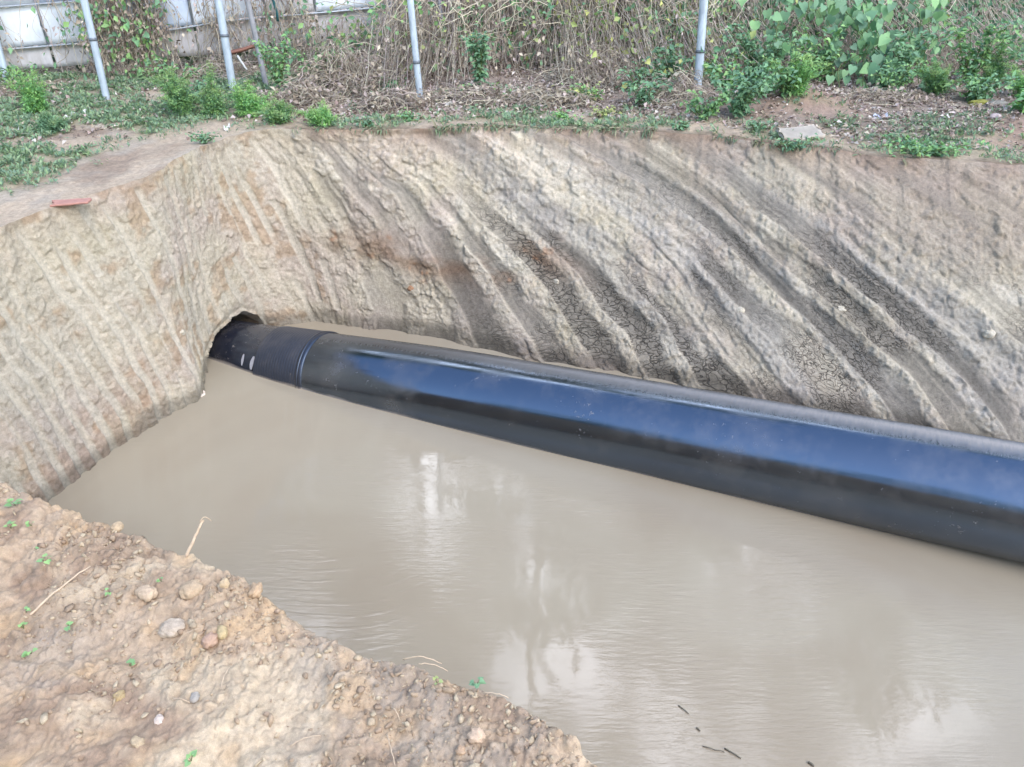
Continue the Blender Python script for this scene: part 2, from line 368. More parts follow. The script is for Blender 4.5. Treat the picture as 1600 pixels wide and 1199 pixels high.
    zz = P[..., 2] - zc; ang = np.arctan2(zz, lat); rho = np.hypot(lat, zz)
    Rh = .388 + .03 * np.sin(ang * 3 + 1) + .022 * fbm(np.cos(ang) * 3 + 9, np.sin(ang) * 3, 3, 110) + .055 * np.cos(ang)
    ins = (rho < Rh) & (s < s_corner + .9) & (s > cs[2]) & (al > -.6)
    rr = np.clip(rho / Rh, 0, 1)
    pull = 1.15 * np.clip(1 - rr, 0, 1) ** 1.25
    nr = np.where(rr > .18, Rh * (.80 + .20 * rr ** 2), Rh * .8 * rr / .18 + 0)
    nl = nr * np.cos(ang); nz = nr * np.sin(ang)
    al2 = al + np.where(ins, pull, 0)
    nx = A[0] + d[0] * al2 - d[1] * nl; ny = A[1] + d[1] * al2 + d[0] * nl
    wob = .018 * fbm(al2 * 9, ang * 3, 4, 120)
    P[..., 0] = np.where(ins, nx + wob, P[..., 0]); P[..., 1] = np.where(ins, ny, P[..., 1]); P[..., 2] = np.where(ins, zc + nz + wob, P[..., 2])
    # rounded lip around the mouth
    lip = np.exp(-((rho - Rh) / .05) ** 2) * (~ins) * (s < s_corner + .8) * (al > -.6)
    P[..., 0] += -d[0] * -.03 * lip * 1; P[..., 1] += d[1] * .03 * lip
    # colours
    beige = srgb(182, 171, 152); pale = srgb(198, 189, 172); pink = srgb(184, 167, 156); grey = srgb(164, 157, 147); dark = srgb(126, 119, 109); brown = srgb(128, 98, 74); rust = srgb(176, 118, 74); yel = srgb(184, 172, 140)
    col = np.zeros(P.shape) + beige * 1.04
    m = sm(-.2, .5, fbm(s * 2.2, dd * 2.2, 4, 130))[..., None]; col = lerp(col, pink, m * .55)
    m = sm(.15, .5, fbm(s * 3.1, dd * 3.1, 4, 131))[..., None]; col = lerp(col, yel, m * .25)
    m = sm(.0, .5, fbm(phi * 3, dd * 1.0, 4, 132))[..., None]; col = lerp(col, grey, m * (.75 - .45 * left[..., None]))
    col = lerp(col, pale, (strip * left * .6)[..., None])
    m = sm(.1, .45, fbm(s * 6, dd * 6, 4, 133)) * (1 - strip) * left; col = lerp(col, srgb(166, 140, 112), m[..., None] * .6)
    m = left * sm(.95, 1.5, dd) * sm(-.1, .4, fbm(s * 2.5, dd * 3, 3, 134)) * sm(cs[6], cs[3], s) * (1 - strip); col = lerp(col, srgb(160, 128, 108), m[..., None] * .4)
    fw = 1 - left
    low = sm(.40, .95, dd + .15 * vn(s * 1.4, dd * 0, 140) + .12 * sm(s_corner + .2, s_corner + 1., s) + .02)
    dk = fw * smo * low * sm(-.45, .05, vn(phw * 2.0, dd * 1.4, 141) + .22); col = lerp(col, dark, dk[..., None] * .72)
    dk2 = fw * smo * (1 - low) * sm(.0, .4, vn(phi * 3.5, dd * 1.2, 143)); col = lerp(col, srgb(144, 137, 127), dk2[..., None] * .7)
    band = fw * np.exp(-((dd - (1.02 + .10 * vn(s * 2, s * 0, 145))) / .13) ** 2) * sm(s_corner + .1, s_corner + .4, s) * (1 - sm(s_corner + 1.9, s_corner + 2.7, s)); band *= sm(-.4, .3, fbm(phi * 5, dd * 5, 4, 146))
    col = lerp(col, brown, band[..., None] * .75)
    rs = band * sm(.25, .5, fbm(s * 9, dd * 9, 3, 147)); col = lerp(col, rust, rs[..., None] * .7)
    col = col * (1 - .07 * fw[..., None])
    streak = fbm(phw * 8, dd * .8, 4, 180, .6); streak2 = fbm(phi * 2.4 + 4, dd * .5, 3, 181)
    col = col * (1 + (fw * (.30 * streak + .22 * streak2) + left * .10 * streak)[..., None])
    lp = fw * sm(.1, .5, fbm(s * 2.6, dd * 3.4, 4, 182)) * (1 - smo); col = lerp(col, srgb(206, 196, 178), lp[..., None] * .5)
    st = fw * smo * .25 * sm(.1, .6, np.abs(stri)); col = col * (1 - st[..., None] * .5)
    topb = np.exp(-dd / .10) * sm(-.6, .2, fbm(s * 5, dd * 5, 3, 150)); col = lerp(col, srgb(138, 112, 92), topb[..., None] * (.75 - .4 * left[..., None]))
    rt = fw * sm(s_corner + 3.6, s_corner + 5.2, s + .3 * vn(s * 3, dd * 3, 151)) * (1 - sm(.4, .9, dd)); col = lerp(col, srgb(148, 132, 120), rt[..., None] * .55)
    wetl = sm(1.58, 1.68, dd + .03 * vn(s * 7, dd * 0, 152)); col = col * (1 - .45 * wetl[..., None])
    crack = fw * (smo * low * .8 + .15) * sm(-.35, .35, fbm(s * 2.2, dd * 2.2, 3, 190) + .1) * sm(s_corner + .8, s_corner + 2.2, s) + .05 * left
    uv = np.stack([phi * 1.0, dd + .3 * s], -1)
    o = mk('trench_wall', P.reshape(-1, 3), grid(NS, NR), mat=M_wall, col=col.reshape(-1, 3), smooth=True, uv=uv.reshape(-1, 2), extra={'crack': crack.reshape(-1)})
    tag(o, 'clay side of the trench scored by bucket teeth, around the pipe mouth', None, None, 'structure')
    return P[:, 0]
wall_top = wall()

# ------------------------------------------------------------------ ground beyond the rim
def green_mask(x, y):
    """where the low weeds grow on the far ground: 0..1"""
    n = fbm(x * 1.9, y * 2.6, 4, 200); n2 = fbm(x * 6, y * 6, 3, 205)
    dr = rim_dist(x, y)
    left = sm(-1.7, -2.3, x)
    a = left * sm(.30, .8, dr) * sm(-.4, .1, n + .35 * n2 + .06)
    strip = (1 - left) * np.exp(-((dr - .20) / .20) ** 2) * sm(-.35, .2, n + .5 * n2 + .06) * (1 - .65 * sm(.8, 1.6, x))
    r = np.exp(-(((x - 3.0) / .42) ** 2 + ((y - 5.72) / .16) ** 2)) * 1.2 + .7 * np.exp(-(((x - 3.9) / .4) ** 2 + ((y - 5.5) / .14) ** 2)) + .6 * np.exp(-(((x - 1.9) / .25) ** 2 + ((y - 5.9) / .1) ** 2))
    mid = (1 - left) * sm(.25, .4, dr) * (1 - sm(1.0, 1.4, dr)) * sm(.05, .4, n + .4 * n2) * .55
    return np.clip(a + strip + mid + r * sm(-.5, .1, n2), 0, 1)
fs = curve(RP, np.arange(0, S_END - 1, .05))
def rim_dist(x, y):
    x = np.asarray(x, float); sh = x.shape; P = np.stack([x.ravel(), np.asarray(y, float).ravel()], -1)
    out = np.empty(len(P))
    for i in range(0, len(P), 20000):
        d = P[i:i + 20000, None] - fs[None]; out[i:i + 20000] = np.sqrt((d ** 2).sum(-1).min(1))
    return out.reshape(sh)
def ground():
    d = np.concatenate([np.arange(0, .3, .012), .3 + np.cumsum(np.full(75, .022)), 1.95 + np.cumsum(.03 * 1.13 ** np.arange(45))])
    d = d[d < 60]; idx = np.arange(0, NS, 1); m = len(d)
    fan = sm(.3, 6, d)[None, :, None]
    P2 = rim[idx][:, None] + outw[idx][:, None] * d[None, :, None]
    x, y = P2[..., 0], P2[..., 1]
    z = G(x, y) + .010 * fbm(x * 12, y * 12, 4, 61) * sm(0, .08, d)[None] + .22 * clods(x, y, 14, 63, .05, .6) * sm(0, .1, d)[None] * (d < 3.5)[None] * sm(-.1, .4, fbm(x * 2, y * 2, 2, 66))
    P = np.stack([x, y, z], -1)
    P[:, 0] = wall_top[idx]
    w_ = np.exp(-d / .05)[None, :, None]; P = lerp(P, P + (wall_top[idx] - np.concatenate([rim[idx], G(rim[idx][:, 0], rim[idx][:, 1])[:, None]], 1))[:, None], w_ * (d > 0)[None, :, None])
    base = srgb(176, 158, 138); dk = srgb(136, 117, 102); gr = srgb(172, 160, 146); gn = srgb(112, 128, 84); litter = srgb(138, 124, 114); red = srgb(168, 132, 112)
    n = fbm(x * 2.5, y * 2.5, 5, 160); col = np.zeros(P.shape) + base
    col = lerp(col, dk, (sm(-.1, .45, n) * .7)[..., None]); col = lerp(col, gr, (sm(.0, .5, fbm(x * 4, y * 4, 4, 161)) * .6)[..., None])
    lt = sm(.45, .75, d)[None] * sm(-2.3, -1.6, x); lt = np.maximum(lt, sm(7.2, 7.9, y) * .8) ; col = lerp(col, litter, (lt * .85)[..., None])
    rd = np.exp(-(((x - 4.0) / .45) ** 2 + ((y - 5.75) / .3) ** 2)) + .55 * np.exp(-(((x - 2.4) / .5) ** 2 + ((y - 6.6) / .3) ** 2)); col = lerp(col, red, np.clip(rd, 0, 1)[..., None] * .7)
    col = lerp(col, srgb(112, 92, 78), (np.exp(-(d / .09) ** 2)[None] * sm(-2.2, -1.4, x) * sm(-.5, .2, fbm(x * 7, y * 7, 3, 170) + .2))[..., None] * .8)
    near = (d < 5)[None] & (y > 2)
    gm = np.zeros_like(x); gm[near & (d < 5)[None]] = green_mask(x[near], y[near]); col = lerp(col, gn, gm[..., None] * .38)
    col = lerp(col, srgb(120, 122, 84), sm(9, 14, np.hypot(x, y - 4))[..., None])
    o = mk('ground', P.reshape(-1, 3), grid(len(idx), m)[:, ::-1], mat=M_soil, col=col.reshape(-1, 3), smooth=True)
    tag(o, 'bare soil ground between the trench and the fence', None, None, 'structure')
ground()

# ------------------------------------------------------------------ near bank
NB = -.12
E = [(-3.45, 2.6), (-2.9, 2.52), (-2.35, 2.42)] + [tuple(at(a, b, NB)[:2]) for a, b in ((-60, 735), (0, 752), (60, 778), (120, 806), (190, 830), (250, 850), (320, 878), (380, 903), (430, 940), (480, 975), (530, 1008), (590, 1022), (650, 1042), (720, 1062), (790, 1086), (840, 1118), (890, 1155), (940, 1204))]
e0 = np.array(E[-1]); E += [tuple(e0 + (.35, -.32)), tuple(e0 + (.9, -.75)), (3, -1.6), (9, -4.5), (20, -9), (40, -18)]
E = np.array(E)
def near_z(x, y, d):
    """height of the near bank: lumps and crumbs"""
    vx = x + .007 * fbm(x * 55, y * 55, 2, 391); vy = y + .007 * fbm(x * 55 + 9, y * 55, 2, 392)
    big = .05 * fbm(x * 2.2 + 5, y * 2.2, 3, 300) + .028 * fbm(x * 6, y * 6, 3, 303)
    wx = x + .02 * fbm(x * 9, y * 9, 2, 310); wy = y + .02 * fbm(x * 9 + 7, y * 9, 2, 311)
    m1 = sm(-.25, .35, fbm(x * 3, y * 3, 2, 306)); m2 = sm(-.5, .2, fbm(x * 4 + 9, y * 4, 2, 307))
    lump = .36 * clods(wx, wy, 9, 320, .1, .7) * m1 + .5 * clods(wx, wy, 20, 324, .15, .75) * m2 + .05 * broken(wx, wy, 12, 370) + .09 * broken(wx, wy, 30, 372) + .6 * clods(vx, vy, 45, 328, .2, .75) * m2 + .14 * broken(x, y, 60, 376) + .5 * clods(vx, vy, 95, 332, .2, .7) + -.0025 * ridged(x * 14, y * 14, 4, 374)
    return NB + big + lump * .85 + .006 * fbm(x * 40, y * 40, 3, 340) + .14 * broken(x, y, 16, 342) * sm(-.3, .3, fbm(x * 3 + 4, y * 3, 2, 345)) + .05 * sm(0, 1.5, d) - .012
def near_bank():
    c = np.concatenate([[0], np.cumsum(np.linalg.norm(np.diff(E, axis=0), axis=1))])
    i0, i1 = c[2], c[-5]
    s = np.concatenate([np.arange(0, i0, .02), np.arange(i0, i1, .0036), i1 + np.cumsum(.006 * 1.07 ** np.arange(120))]); s = s[s < c[-1]]
    ss = np.arange(-.5, c[-1] + .5, .01); k = np.exp(-.5 * (np.arange(-12, 13) * .01 / .03) ** 2); k /= k.sum()
    kb = np.exp(-.5 * (np.arange(-150, 151) * .01 / .5) ** 2); kb /= kb.sum()
    e = np.stack([np.interp(s, ss, np.convolve(np.pad(np.interp(ss, c, E[:, j]), 12, mode='edge'), k, 'valid')) for j in (0, 1)], -1)
    eb = np.stack([np.interp(s, ss, np.convolve(np.pad(np.interp(ss, c, E[:, j]), 150, mode='reflect', reflect_type='odd'), kb, 'valid')) for j in (0, 1)], -1)
    tn = np.gradient(eb, axis=0); tn /= np.linalg.norm(tn, axis=1, keepdims=True); ow = np.stack([tn[:, 1], -tn[:, 0]], -1)   # inland
    d = np.concatenate([np.arange(0, 1.5, .0042), 1.5 + np.cumsum(.006 * 1.09 ** np.arange(90))]); d = d[d < 60]
    x = e[:, 0:1] + ow[:, 0:1] * d; y = e[:, 1:2] + ow[:, 1:2] * d
    z = near_z(x, y, d[None])
    # the face down to the water, towards the trench
    f = np.concatenate([-np.cumsum(.005 * 1.035 ** np.arange(75))])[::-1]      # negative distances along the face
    depth = -f / -f[0] * 0 + (-f); depth = depth / depth[0] * 1.75
    xin = e[:, 0:1] - ow[:, 0:1] * (depth * .16)[None]; yin = e[:, 1:2] - ow[:, 1:2] * (depth * .16)[None]
    r0 = sm(0, .08, depth)[None]
    zin = near_z(xin, yin, 0) * (1 - r0) + (NB - .02) * r0 - depth[None]
    lump = .02 * fbm(s[:, None] * 12, depth[None] * 12, 4, 350) + .5 * clods(s[:, None] + 0 * depth, 0 * s[:, None] + depth, 16, 352, .1, .7)
    xin -= ow[:, 0:1] * lump; yin -= ow[:, 1:2] * lump
    X = np.concatenate([xin, x], 1); Y = np.concatenate([yin, y], 1); Z = np.concatenate([zin, z], 1)
    P = np.stack([X, Y, Z], -1)
    a = srgb(172, 150, 126); b = srgb(144, 121, 102); c_ = srgb(192, 174, 148); dk = srgb(140, 119, 100); gy = srgb(162, 149, 134); org = srgb(186, 156, 120)
    n = fbm(X * 5, Y * 5, 5, 360, .6); col = np.zeros(P.shape) + a
    col = lerp(col, b, (sm(-.05, .35, n) * .75)[..., None]); col = lerp(col, c_, (sm(.0, .4, fbm(X * 4 + 3, Y * 4, 4, 361)) * .7)[..., None])
    col = lerp(col, dk, (sm(.1, .45, fbm(X * 3.2, Y * 3.2, 4, 362)) * .65)[..., None]); col = lerp(col, gy, (sm(.15, .45, fbm(X * 3, Y * 3 + 8, 3, 363)) * .5)[..., None])
    col = lerp(col, org, (sm(.15, .5, fbm(X * 7, Y * 7, 3, 364)) * .5)[..., None])
    cell = h3(np.floor(X * 30 + fbm(X * 20, Y * 20, 2, 5)), np.floor(Y * 30 + fbm(X * 20, Y * 20, 2, 6)), X * 0, 9)[..., None]; col = col * (.94 + .12 * cell)
    o = mk('near_bank', P.reshape(-1, 3), grid(len(s), X.shape[1]), mat=M_near, col=col.reshape(-1, 3), smooth=True)
    tag(o, 'crumbly soil bank of the trench in the foreground', None, None, 'structure')
    return e, ow
nb_e, nb_o = near_bank()
def near_point(px, py, z=NB + .03):
    p = at(px, py, z)
    for _ in range(4): p = at(px, py, float(near_z(p[0], p[1], .3)))
    return p

# ------------------------------------------------------------------ water
def water():
    m, n, l, p = newmat('muddy_water')
    tc = n.new('ShaderNodeTexCoord')
    nz = n.new('ShaderNodeTexNoise'); nz.inputs['Scale'].default_value = .9; nz.inputs['Detail'].default_value = 3; nz.inputs['Distortion'].default_value = .6; l.new(tc.outputs['Object'], nz.inputs[0])
    cr = n.new('ShaderNodeValToRGB'); l.new(nz.outputs[0], cr.inputs[0]); cr.color_ramp.elements[0].position = .35; cr.color_ramp.elements[1].position = .68
    cr.color_ramp.elements[0].color = (*srgb(148, 136, 118), 1); cr.color_ramp.elements[1].color = (*srgb(157, 147, 129), 1)
    l.new(cr.outputs[0], p.inputs['Base Color']); p.inputs['Roughness'].default_value = .03; p.inputs['IOR'].default_value = 1.42
    # faint swell, fine ripples in drifting patches
    w1 = n.new('ShaderNodeTexNoise'); w1.inputs['Scale'].default_value = 3.2; w1.inputs['Detail'].default_value = 1.5; l.new(tc.outputs['Object'], w1.inputs[0])
    b1 = n.new('ShaderNodeBump'); b1.inputs['Distance'].default_value = .003; b1.inputs['Strength'].default_value = .7; l.new(w1.outputs[0], b1.inputs['Height'])
    mp = n.new('ShaderNodeMapping'); mp.inputs['Rotation'].default_value = (0, 0, R(8)); mp.inputs['Scale'].default_value = (1, 6, 1); l.new(tc.outputs['Object'], mp.inputs[0])
    w2 = n.new('ShaderNodeTexNoise'); w2.inputs['Scale'].default_value = 9; w2.inputs['Detail'].default_value = 3; l.new(mp.outputs[0], w2.inputs[0])
    mk_ = n.new('ShaderNodeTexNoise'); mk_.inputs['Scale'].default_value = 1.6; l.new(tc.outputs['Object'], mk_.inputs[0])
    mr = n.new('ShaderNodeMapRange'); l.new(mk_.outputs[0], mr.inputs[0]); mr.inputs[1].default_value = .40; mr.inputs[2].default_value = .68; mr.inputs[3].default_value = .07
    b2 = n.new('ShaderNodeBump'); b2.inputs['Distance'].default_value = .0025; l.new(w2.outputs[0], b2.inputs['Height']); l.new(mr.outputs[0], b2.inputs['Strength']); l.new(b1.outputs[0], b2.inputs['Normal'])
    l.new(b2.outputs[0], p.inputs['Normal'])
    # sheet with arcs of thin ripples running in to the near bank
    xs = np.concatenate([[-60, -30, -10], np.arange(-4.2, 4.5, .02), np.arange(4.5, 8, .2), [10, 15, 25, 45]]); ys = np.concatenate([[-30, -12, -4], np.arange(-.5, 6.8, .02), [8, 15]])
    c1 = at(505, 640, WATER)
    xs2 = xs; ys2 = ys
    Xg, Yg = np.meshgrid(xs2, ys2, indexing='ij')
    r = np.hypot((Xg - c1[0]), (Yg - c1[1]))
    z = np.full_like(Xg, WATER)
    o = mk('water', np.stack([Xg, Yg, z], -1).reshape(-1, 3), grid(*Xg.shape), mat=m, smooth=True)
    # ripple field by shader: rings round c1, fading with distance and kept near the bank
    sx = n.new('ShaderNodeVectorMath'); sx.operation = 'SUBTRACT'; l.new(tc.outputs['Object'], sx.inputs[0]); sx.inputs[1].default_value = (c1[0] + .25, c1[1], WATER)
    le = n.new('ShaderNodeVectorMath'); le.operation = 'LENGTH'; l.new(sx.outputs[0], le.inputs[0])
    nzr = n.new('ShaderNodeTexNoise'); nzr.inputs['Scale'].default_value = 1.8; l.new(tc.outputs['Object'], nzr.inputs[0])
    ad = n.new('ShaderNodeMath'); ad.operation = 'MULTIPLY_ADD'; l.new(nzr.outputs[0], ad.inputs[0]); ad.inputs[1].default_value = .16; l.new(le.outputs['Value'], ad.inputs[2])
    sn = n.new('ShaderNodeMath'); sn.operation = 'MULTIPLY'; l.new(ad.outputs[0], sn.inputs[0]); sn.inputs[1].default_value = 78
    si = n.new('ShaderNodeMath'); si.operation = 'SINE'; l.new(sn.outputs[0], si.inputs[0])
    pw = n.new('ShaderNodeMapRange'); l.new(si.outputs[0], pw.inputs[0]); pw.inputs[1].default_value = .55; pw.inputs[2].default_value = 1.; pw.interpolation_type = 'SMOOTHSTEP'
    # window around the bank at px(480,920)
    c2 = at(500, 935, WATER)
    s3 = n.new('ShaderNodeVectorMath'); s3.operation = 'DISTANCE'; l.new(tc.outputs['Object'], s3.inputs[0]); s3.inputs[1].default_value = tuple(c2)
    wi = n.new('ShaderNodeMapRange'); l.new(s3.outputs['Value'], wi.inputs[0]); wi.inputs[1].default_value = .75; wi.inputs[2].default_value = .15; wi.interpolation_type = 'SMOOTHSTEP'
    b3 = n.new('ShaderNodeBump'); b3.inputs['Distance'].default_value = .0010; l.new(pw.outputs[0], b3.inputs['Height']); wm = n.new('ShaderNodeTexNoise'); wm.inputs['Scale'].default_value = 3.3; l.new(tc.outputs['Object'], wm.inputs[0]); wr = n.new('ShaderNodeMapRange'); l.new(wm.outputs[0], wr.inputs[0]); wr.inputs[1].default_value = .42; wr.inputs[2].default_value = .62
    wx = n.new('ShaderNodeMath'); wx.operation = 'MULTIPLY'; l.new(wi.outputs[0], wx.inputs[0]); l.new(wr.outputs[0], wx.inputs[1]); l.new(wx.outputs[0], b3.inputs['Strength']); l.new(b2.outputs[0], b3.inputs['Normal'])
    l.new(b3.outputs[0], p.inputs['Normal'])
    tag(o, 'still muddy tan water filling the trench', None, None, 'structure')
water()

# ------------------------------------------------------------------ pipe
def pipe():
    root = thing('water_pipe', (0, 0, 0), 'thick glossy black plastic pipe lying in the muddy trench water', 'pipe')
    cx = ax_P[:, 0]
    def station(px):      # arc position where the axis crosses the photo column px
        u = (px - 800) / F0
        dep = ax_P[:, 1] * math.cos(PITCH) - (ax_P[:, 2] - CAMH) * math.sin(PITCH)
        k = ax_P[:, 0] < 6
        return np.interp(u, (ax_P[:, 0] / dep)[k], ax_s[k])
    tanv = np.gradient(ax_P, axis=0); tanv /= np.linalg.norm(tanv, axis=1, keepdims=True)
    def shell(name, s, r, mat, col=None, seg=128, smooth=True):
        P = np.stack([np.interp(s, ax_s, ax_P[:, j]) for j in range(3)], -1); T = np.stack([np.interp(s, ax_s, tanv[:, j]) for j in range(3)], -1)
        T /= np.linalg.norm(T, axis=1, keepdims=True)
        A = np.cross(T, [0, 0, 1]); A /= np.linalg.norm(A, axis=1, keepdims=True); B = np.cross(A, T)
        th = np.linspace(0, 2 * np.pi, seg + 1)
        rr = np.broadcast_to(np.asarray(r), (len(s), seg + 1)) if np.ndim(r) == 2 else np.repeat(np.asarray(r)[:, None] * np.ones(len(s))[:, None], seg + 1, 1)
        V = P[:, None] + rr[..., None] * (A[:, None] * np.cos(th)[None, :, None] + B[:, None] * np.sin(th)[None, :, None])
        # attribute: 'up' angle and length for the material
        ex = {'ang': np.repeat(th[None], len(s), 0).ravel(), 'len': np.repeat(s[:, None], seg + 1, 1).ravel()}
        return mk(name, V.reshape(-1, 3), grid(len(s), seg + 1), mat=mat, parent=root, smooth=smooth, extra=ex)
    s_a = station(442); s_b = station(506); s_end = ax_s[-1]; s0 = ax_s[0]
    # black polyethylene: gloss that dulls under dust on the crown, faint scuffs
    def pmat(name, rough, dust, base, ior=1.9, lines=0):
        m, n, l, p = newmat(name)
        an = n.new('ShaderNodeAttribute'); an.attribute_name = 'ang'; ln = n.new('ShaderNodeAttribute'); ln.attribute_name = 'len'
        cx_ = n.new('ShaderNodeCombineXYZ'); l.new(ln.outputs['Fac'], cx_.inputs[0]); l.new(an.outputs['Fac'], cx_.inputs[1])
        tc = n.new('ShaderNodeTexCoord')
        # crown of the pipe: angle near pi/2
        sb = n.new('ShaderNodeMath'); sb.operation = 'SUBTRACT'; l.new(an.outputs['Fac'], sb.inputs[0]); sb.inputs[1].default_value = 1.72
        ab = n.new('ShaderNodeMath'); ab.operation = 'ABSOLUTE'; l.new(sb.outputs[0], ab.inputs[0])
        mp = n.new('ShaderNodeMapping'); mp.inputs['Scale'].default_value = (38, 2.0, 1); l.new(cx_.outputs[0], mp.inputs[0])
        nz = n.new('ShaderNodeTexNoise'); nz.inputs['Scale'].default_value = 1.5; nz.inputs['Detail'].default_value = 6; nz.inputs['Roughness'].default_value = .7; l.new(mp.outputs[0], nz.inputs[0])
        ad = n.new('ShaderNodeMath'); ad.operation = 'MULTIPLY_ADD'; l.new(nz.outputs[0], ad.inputs[0]); ad.inputs[1].default_value = -.42; l.new(ab.outputs[0], ad.inputs[2])
        mr = n.new('ShaderNodeMapRange'); l.new(ad.outputs[0], mr.inputs[0]); mr.inputs[1].default_value = .16; mr.inputs[2].default_value = -.20; mr.inputs[3].default_value = 0; mr.inputs[4].default_value = dust
        # dust thickens to the right (towards the bulldozed end)
        le = n.new('ShaderNodeMapRange'); l.new(ln.outputs['Fac'], le.inputs[0]); le.inputs[1].default_value = float(station(620)); le.inputs[2].default_value = float(station(1500)); le.inputs[3].default_value = .28; le.inputs[4].default_value = 1
        mu = n.new('ShaderNodeMath'); mu.operation = 'MULTIPLY'; l.new(mr.outputs[0], mu.inputs[0]); l.new(le.outputs[0], mu.inputs[1])
        # specks and scuffs
        vo = n.new('ShaderNodeTexNoise'); vo.inputs['Scale'].default_value = 26; vo.inputs['Detail'].default_value = 8; vo.inputs['Roughness'].default_value = .72; l.new(tc.outputs['Object'], vo.inputs[0])
        n3 = n.new('ShaderNodeTexNoise'); n3.inputs['Scale'].default_value = 3.1; l.new(tc.outputs['Object'], n3.inputs[0])
        m3 = n.new('ShaderNodeMapRange'); l.new(n3.outputs[0], m3.inputs[0]); m3.inputs[1].default_value = .5; m3.inputs[2].default_value = .7; m3.inputs[3].default_value = .68; m3.inputs[4].default_value = .60
        gt = n.new('ShaderNodeMath'); gt.operation = 'SUBTRACT'; l.new(vo.outputs[0], gt.inputs[0]); l.new(m3.outputs[0], gt.inputs[1])
        g2 = n.new('ShaderNodeMapRange'); l.new(gt.outputs[0], g2.inputs[0]); g2.inputs[1].default_value = 0; g2.inputs[2].default_value = .03; g2.inputs[3].default_value = 0; g2.inputs[4].default_value = .45
        mx0 = n.new('ShaderNodeMath'); mx0.operation = 'MAXIMUM'; l.new(mu.outputs[0], mx0.inputs[0]); l.new(g2.outputs[0], mx0.inputs[1])
        n4 = n.new('ShaderNodeTexNoise'); n4.inputs['Scale'].default_value = 1.7; n4.inputs['Detail'].default_value = 9; n4.inputs['Roughness'].default_value = .75; l.new(tc.outputs['Object'], n4.inputs[0])
        m4 = n.new('ShaderNodeMapRange'); l.new(n4.outputs[0], m4.inputs[0]); m4.inputs[1].default_value = .48; m4.inputs[2].default_value = .75; m4.inputs[3].default_value = 0; m4.inputs[4].default_value = .22
        mx1 = n.new('ShaderNodeMath'); mx1.operation = 'MAXIMUM'; l.new(mx0.outputs[0], mx1.inputs[0]); l.new(m4.outputs[0], mx1.inputs[1]); mx0 = mx1
        # silt line just above the water
        sz_ = n.new('ShaderNodeSeparateXYZ'); l.new(tc.outputs['Object'], sz_.inputs[0]); sl = n.new('ShaderNodeMath'); sl.operation = 'MULTIPLY_ADD'; l.new(n3.outputs[0], sl.inputs[0]); sl.inputs[1].default_value = -.05; l.new(sz_.outputs[2], sl.inputs[2])
        s2 = n.new('ShaderNodeMapRange'); l.new(sl.outputs[0], s2.inputs[0]); s2.inputs[1].default_value = WATER - .005; s2.inputs[2].default_value = WATER - .025; s2.inputs[3].default_value = 0; s2.inputs[4].default_value = .75
        mx = n.new('ShaderNodeMath'); mx.operation = 'MAXIMUM'; l.new(mx0.outputs[0], mx.inputs[0]); l.new(s2.outputs[0], mx.inputs[1])
        mc = n.new('ShaderNodeMix'); mc.data_type = 'RGBA'; l.new(mx.outputs[0], mc.inputs[0]); mc.inputs[6].default_value = (*base, 1); mc.inputs[7].default_value = (*srgb(150, 138, 122), 1)
        l.new(mc.outputs[2], p.inputs['Base Color'])
        rr = n.new('ShaderNodeMapRange'); l.new(mx.outputs[0], rr.inputs[0]); rr.inputs[1].default_value = 0; rr.inputs[2].default_value = .6; rr.inputs[3].default_value = rough; rr.inputs[4].default_value = .8
        l.new(rr.outputs[0], p.inputs['Roughness']); p.inputs['IOR'].default_value = ior; p.inputs['Specular Tint'].default_value = (.62, .77, 1, 1)  # bluish tint put into the gloss to strengthen the sky's reflection
        nb = n.new('ShaderNodeTexNoise'); nb.inputs['Scale'].default_value = 2.5; l.new(tc.outputs['Object'], nb.inputs[0])
        bp = n.new('ShaderNodeBump'); bp.inputs['Distance'].default_value = .004; bp.inputs['Strength'].default_value = .5; l.new(nb.outputs[0], bp.inputs['Height']); l.new(bp.outputs[0], p.inputs['Normal'])
        return m
    MG = pmat('glossy_black_plastic', .15, .9, (.004, .005, .007), 2.6)
    MM = pmat('dull_black_plastic', .2, .2, (.012, .014, .024), 2.0)
    shell('pipe_body', np.concatenate([np.linspace(s_b - .02, station(1700), 260), np.linspace(station(1700) + .1, s_end, 40)]), [PR], MG)
    # the jointed length inside the tunnel
    shell('far_pipe_section', np.linspace(s0, s_a + .02, 90), [PR - .004], MM)
    # wrapped sleeve with winding ridges
    ss = np.linspace(s_a, s_b, 420); r = PR + .006 + .002 * np.abs(np.sin((ss - s_a) * np.pi / .025)) ** .6
    r[0] = PR - .01; r[-1] = PR - .01
    shell('joint_sleeve', ss, r, pmat('wrapped_black_plastic', .42, .3, (.02, .022, .032), 1.8))
    # raised lip ring
    ss = np.linspace(s_b - .012, s_b + .05, 28); u = np.linspace(0, 1, 28)
    r = PR + .013 * np.clip(np.sin(u * np.pi), 0, 1) ** .4 - .004 * np.exp(-((u - .5) / .08) ** 2) * 1.5
    shell('joint_ring', ss, r, pmat('ring_black_plastic', .35, .2, (.01, .012, .02), 1.8))
    # two white chalk dashes on the side, just before the sleeve
    MW = mat_plain('white_paint', srgb(158, 158, 164), .7, nscale=60)
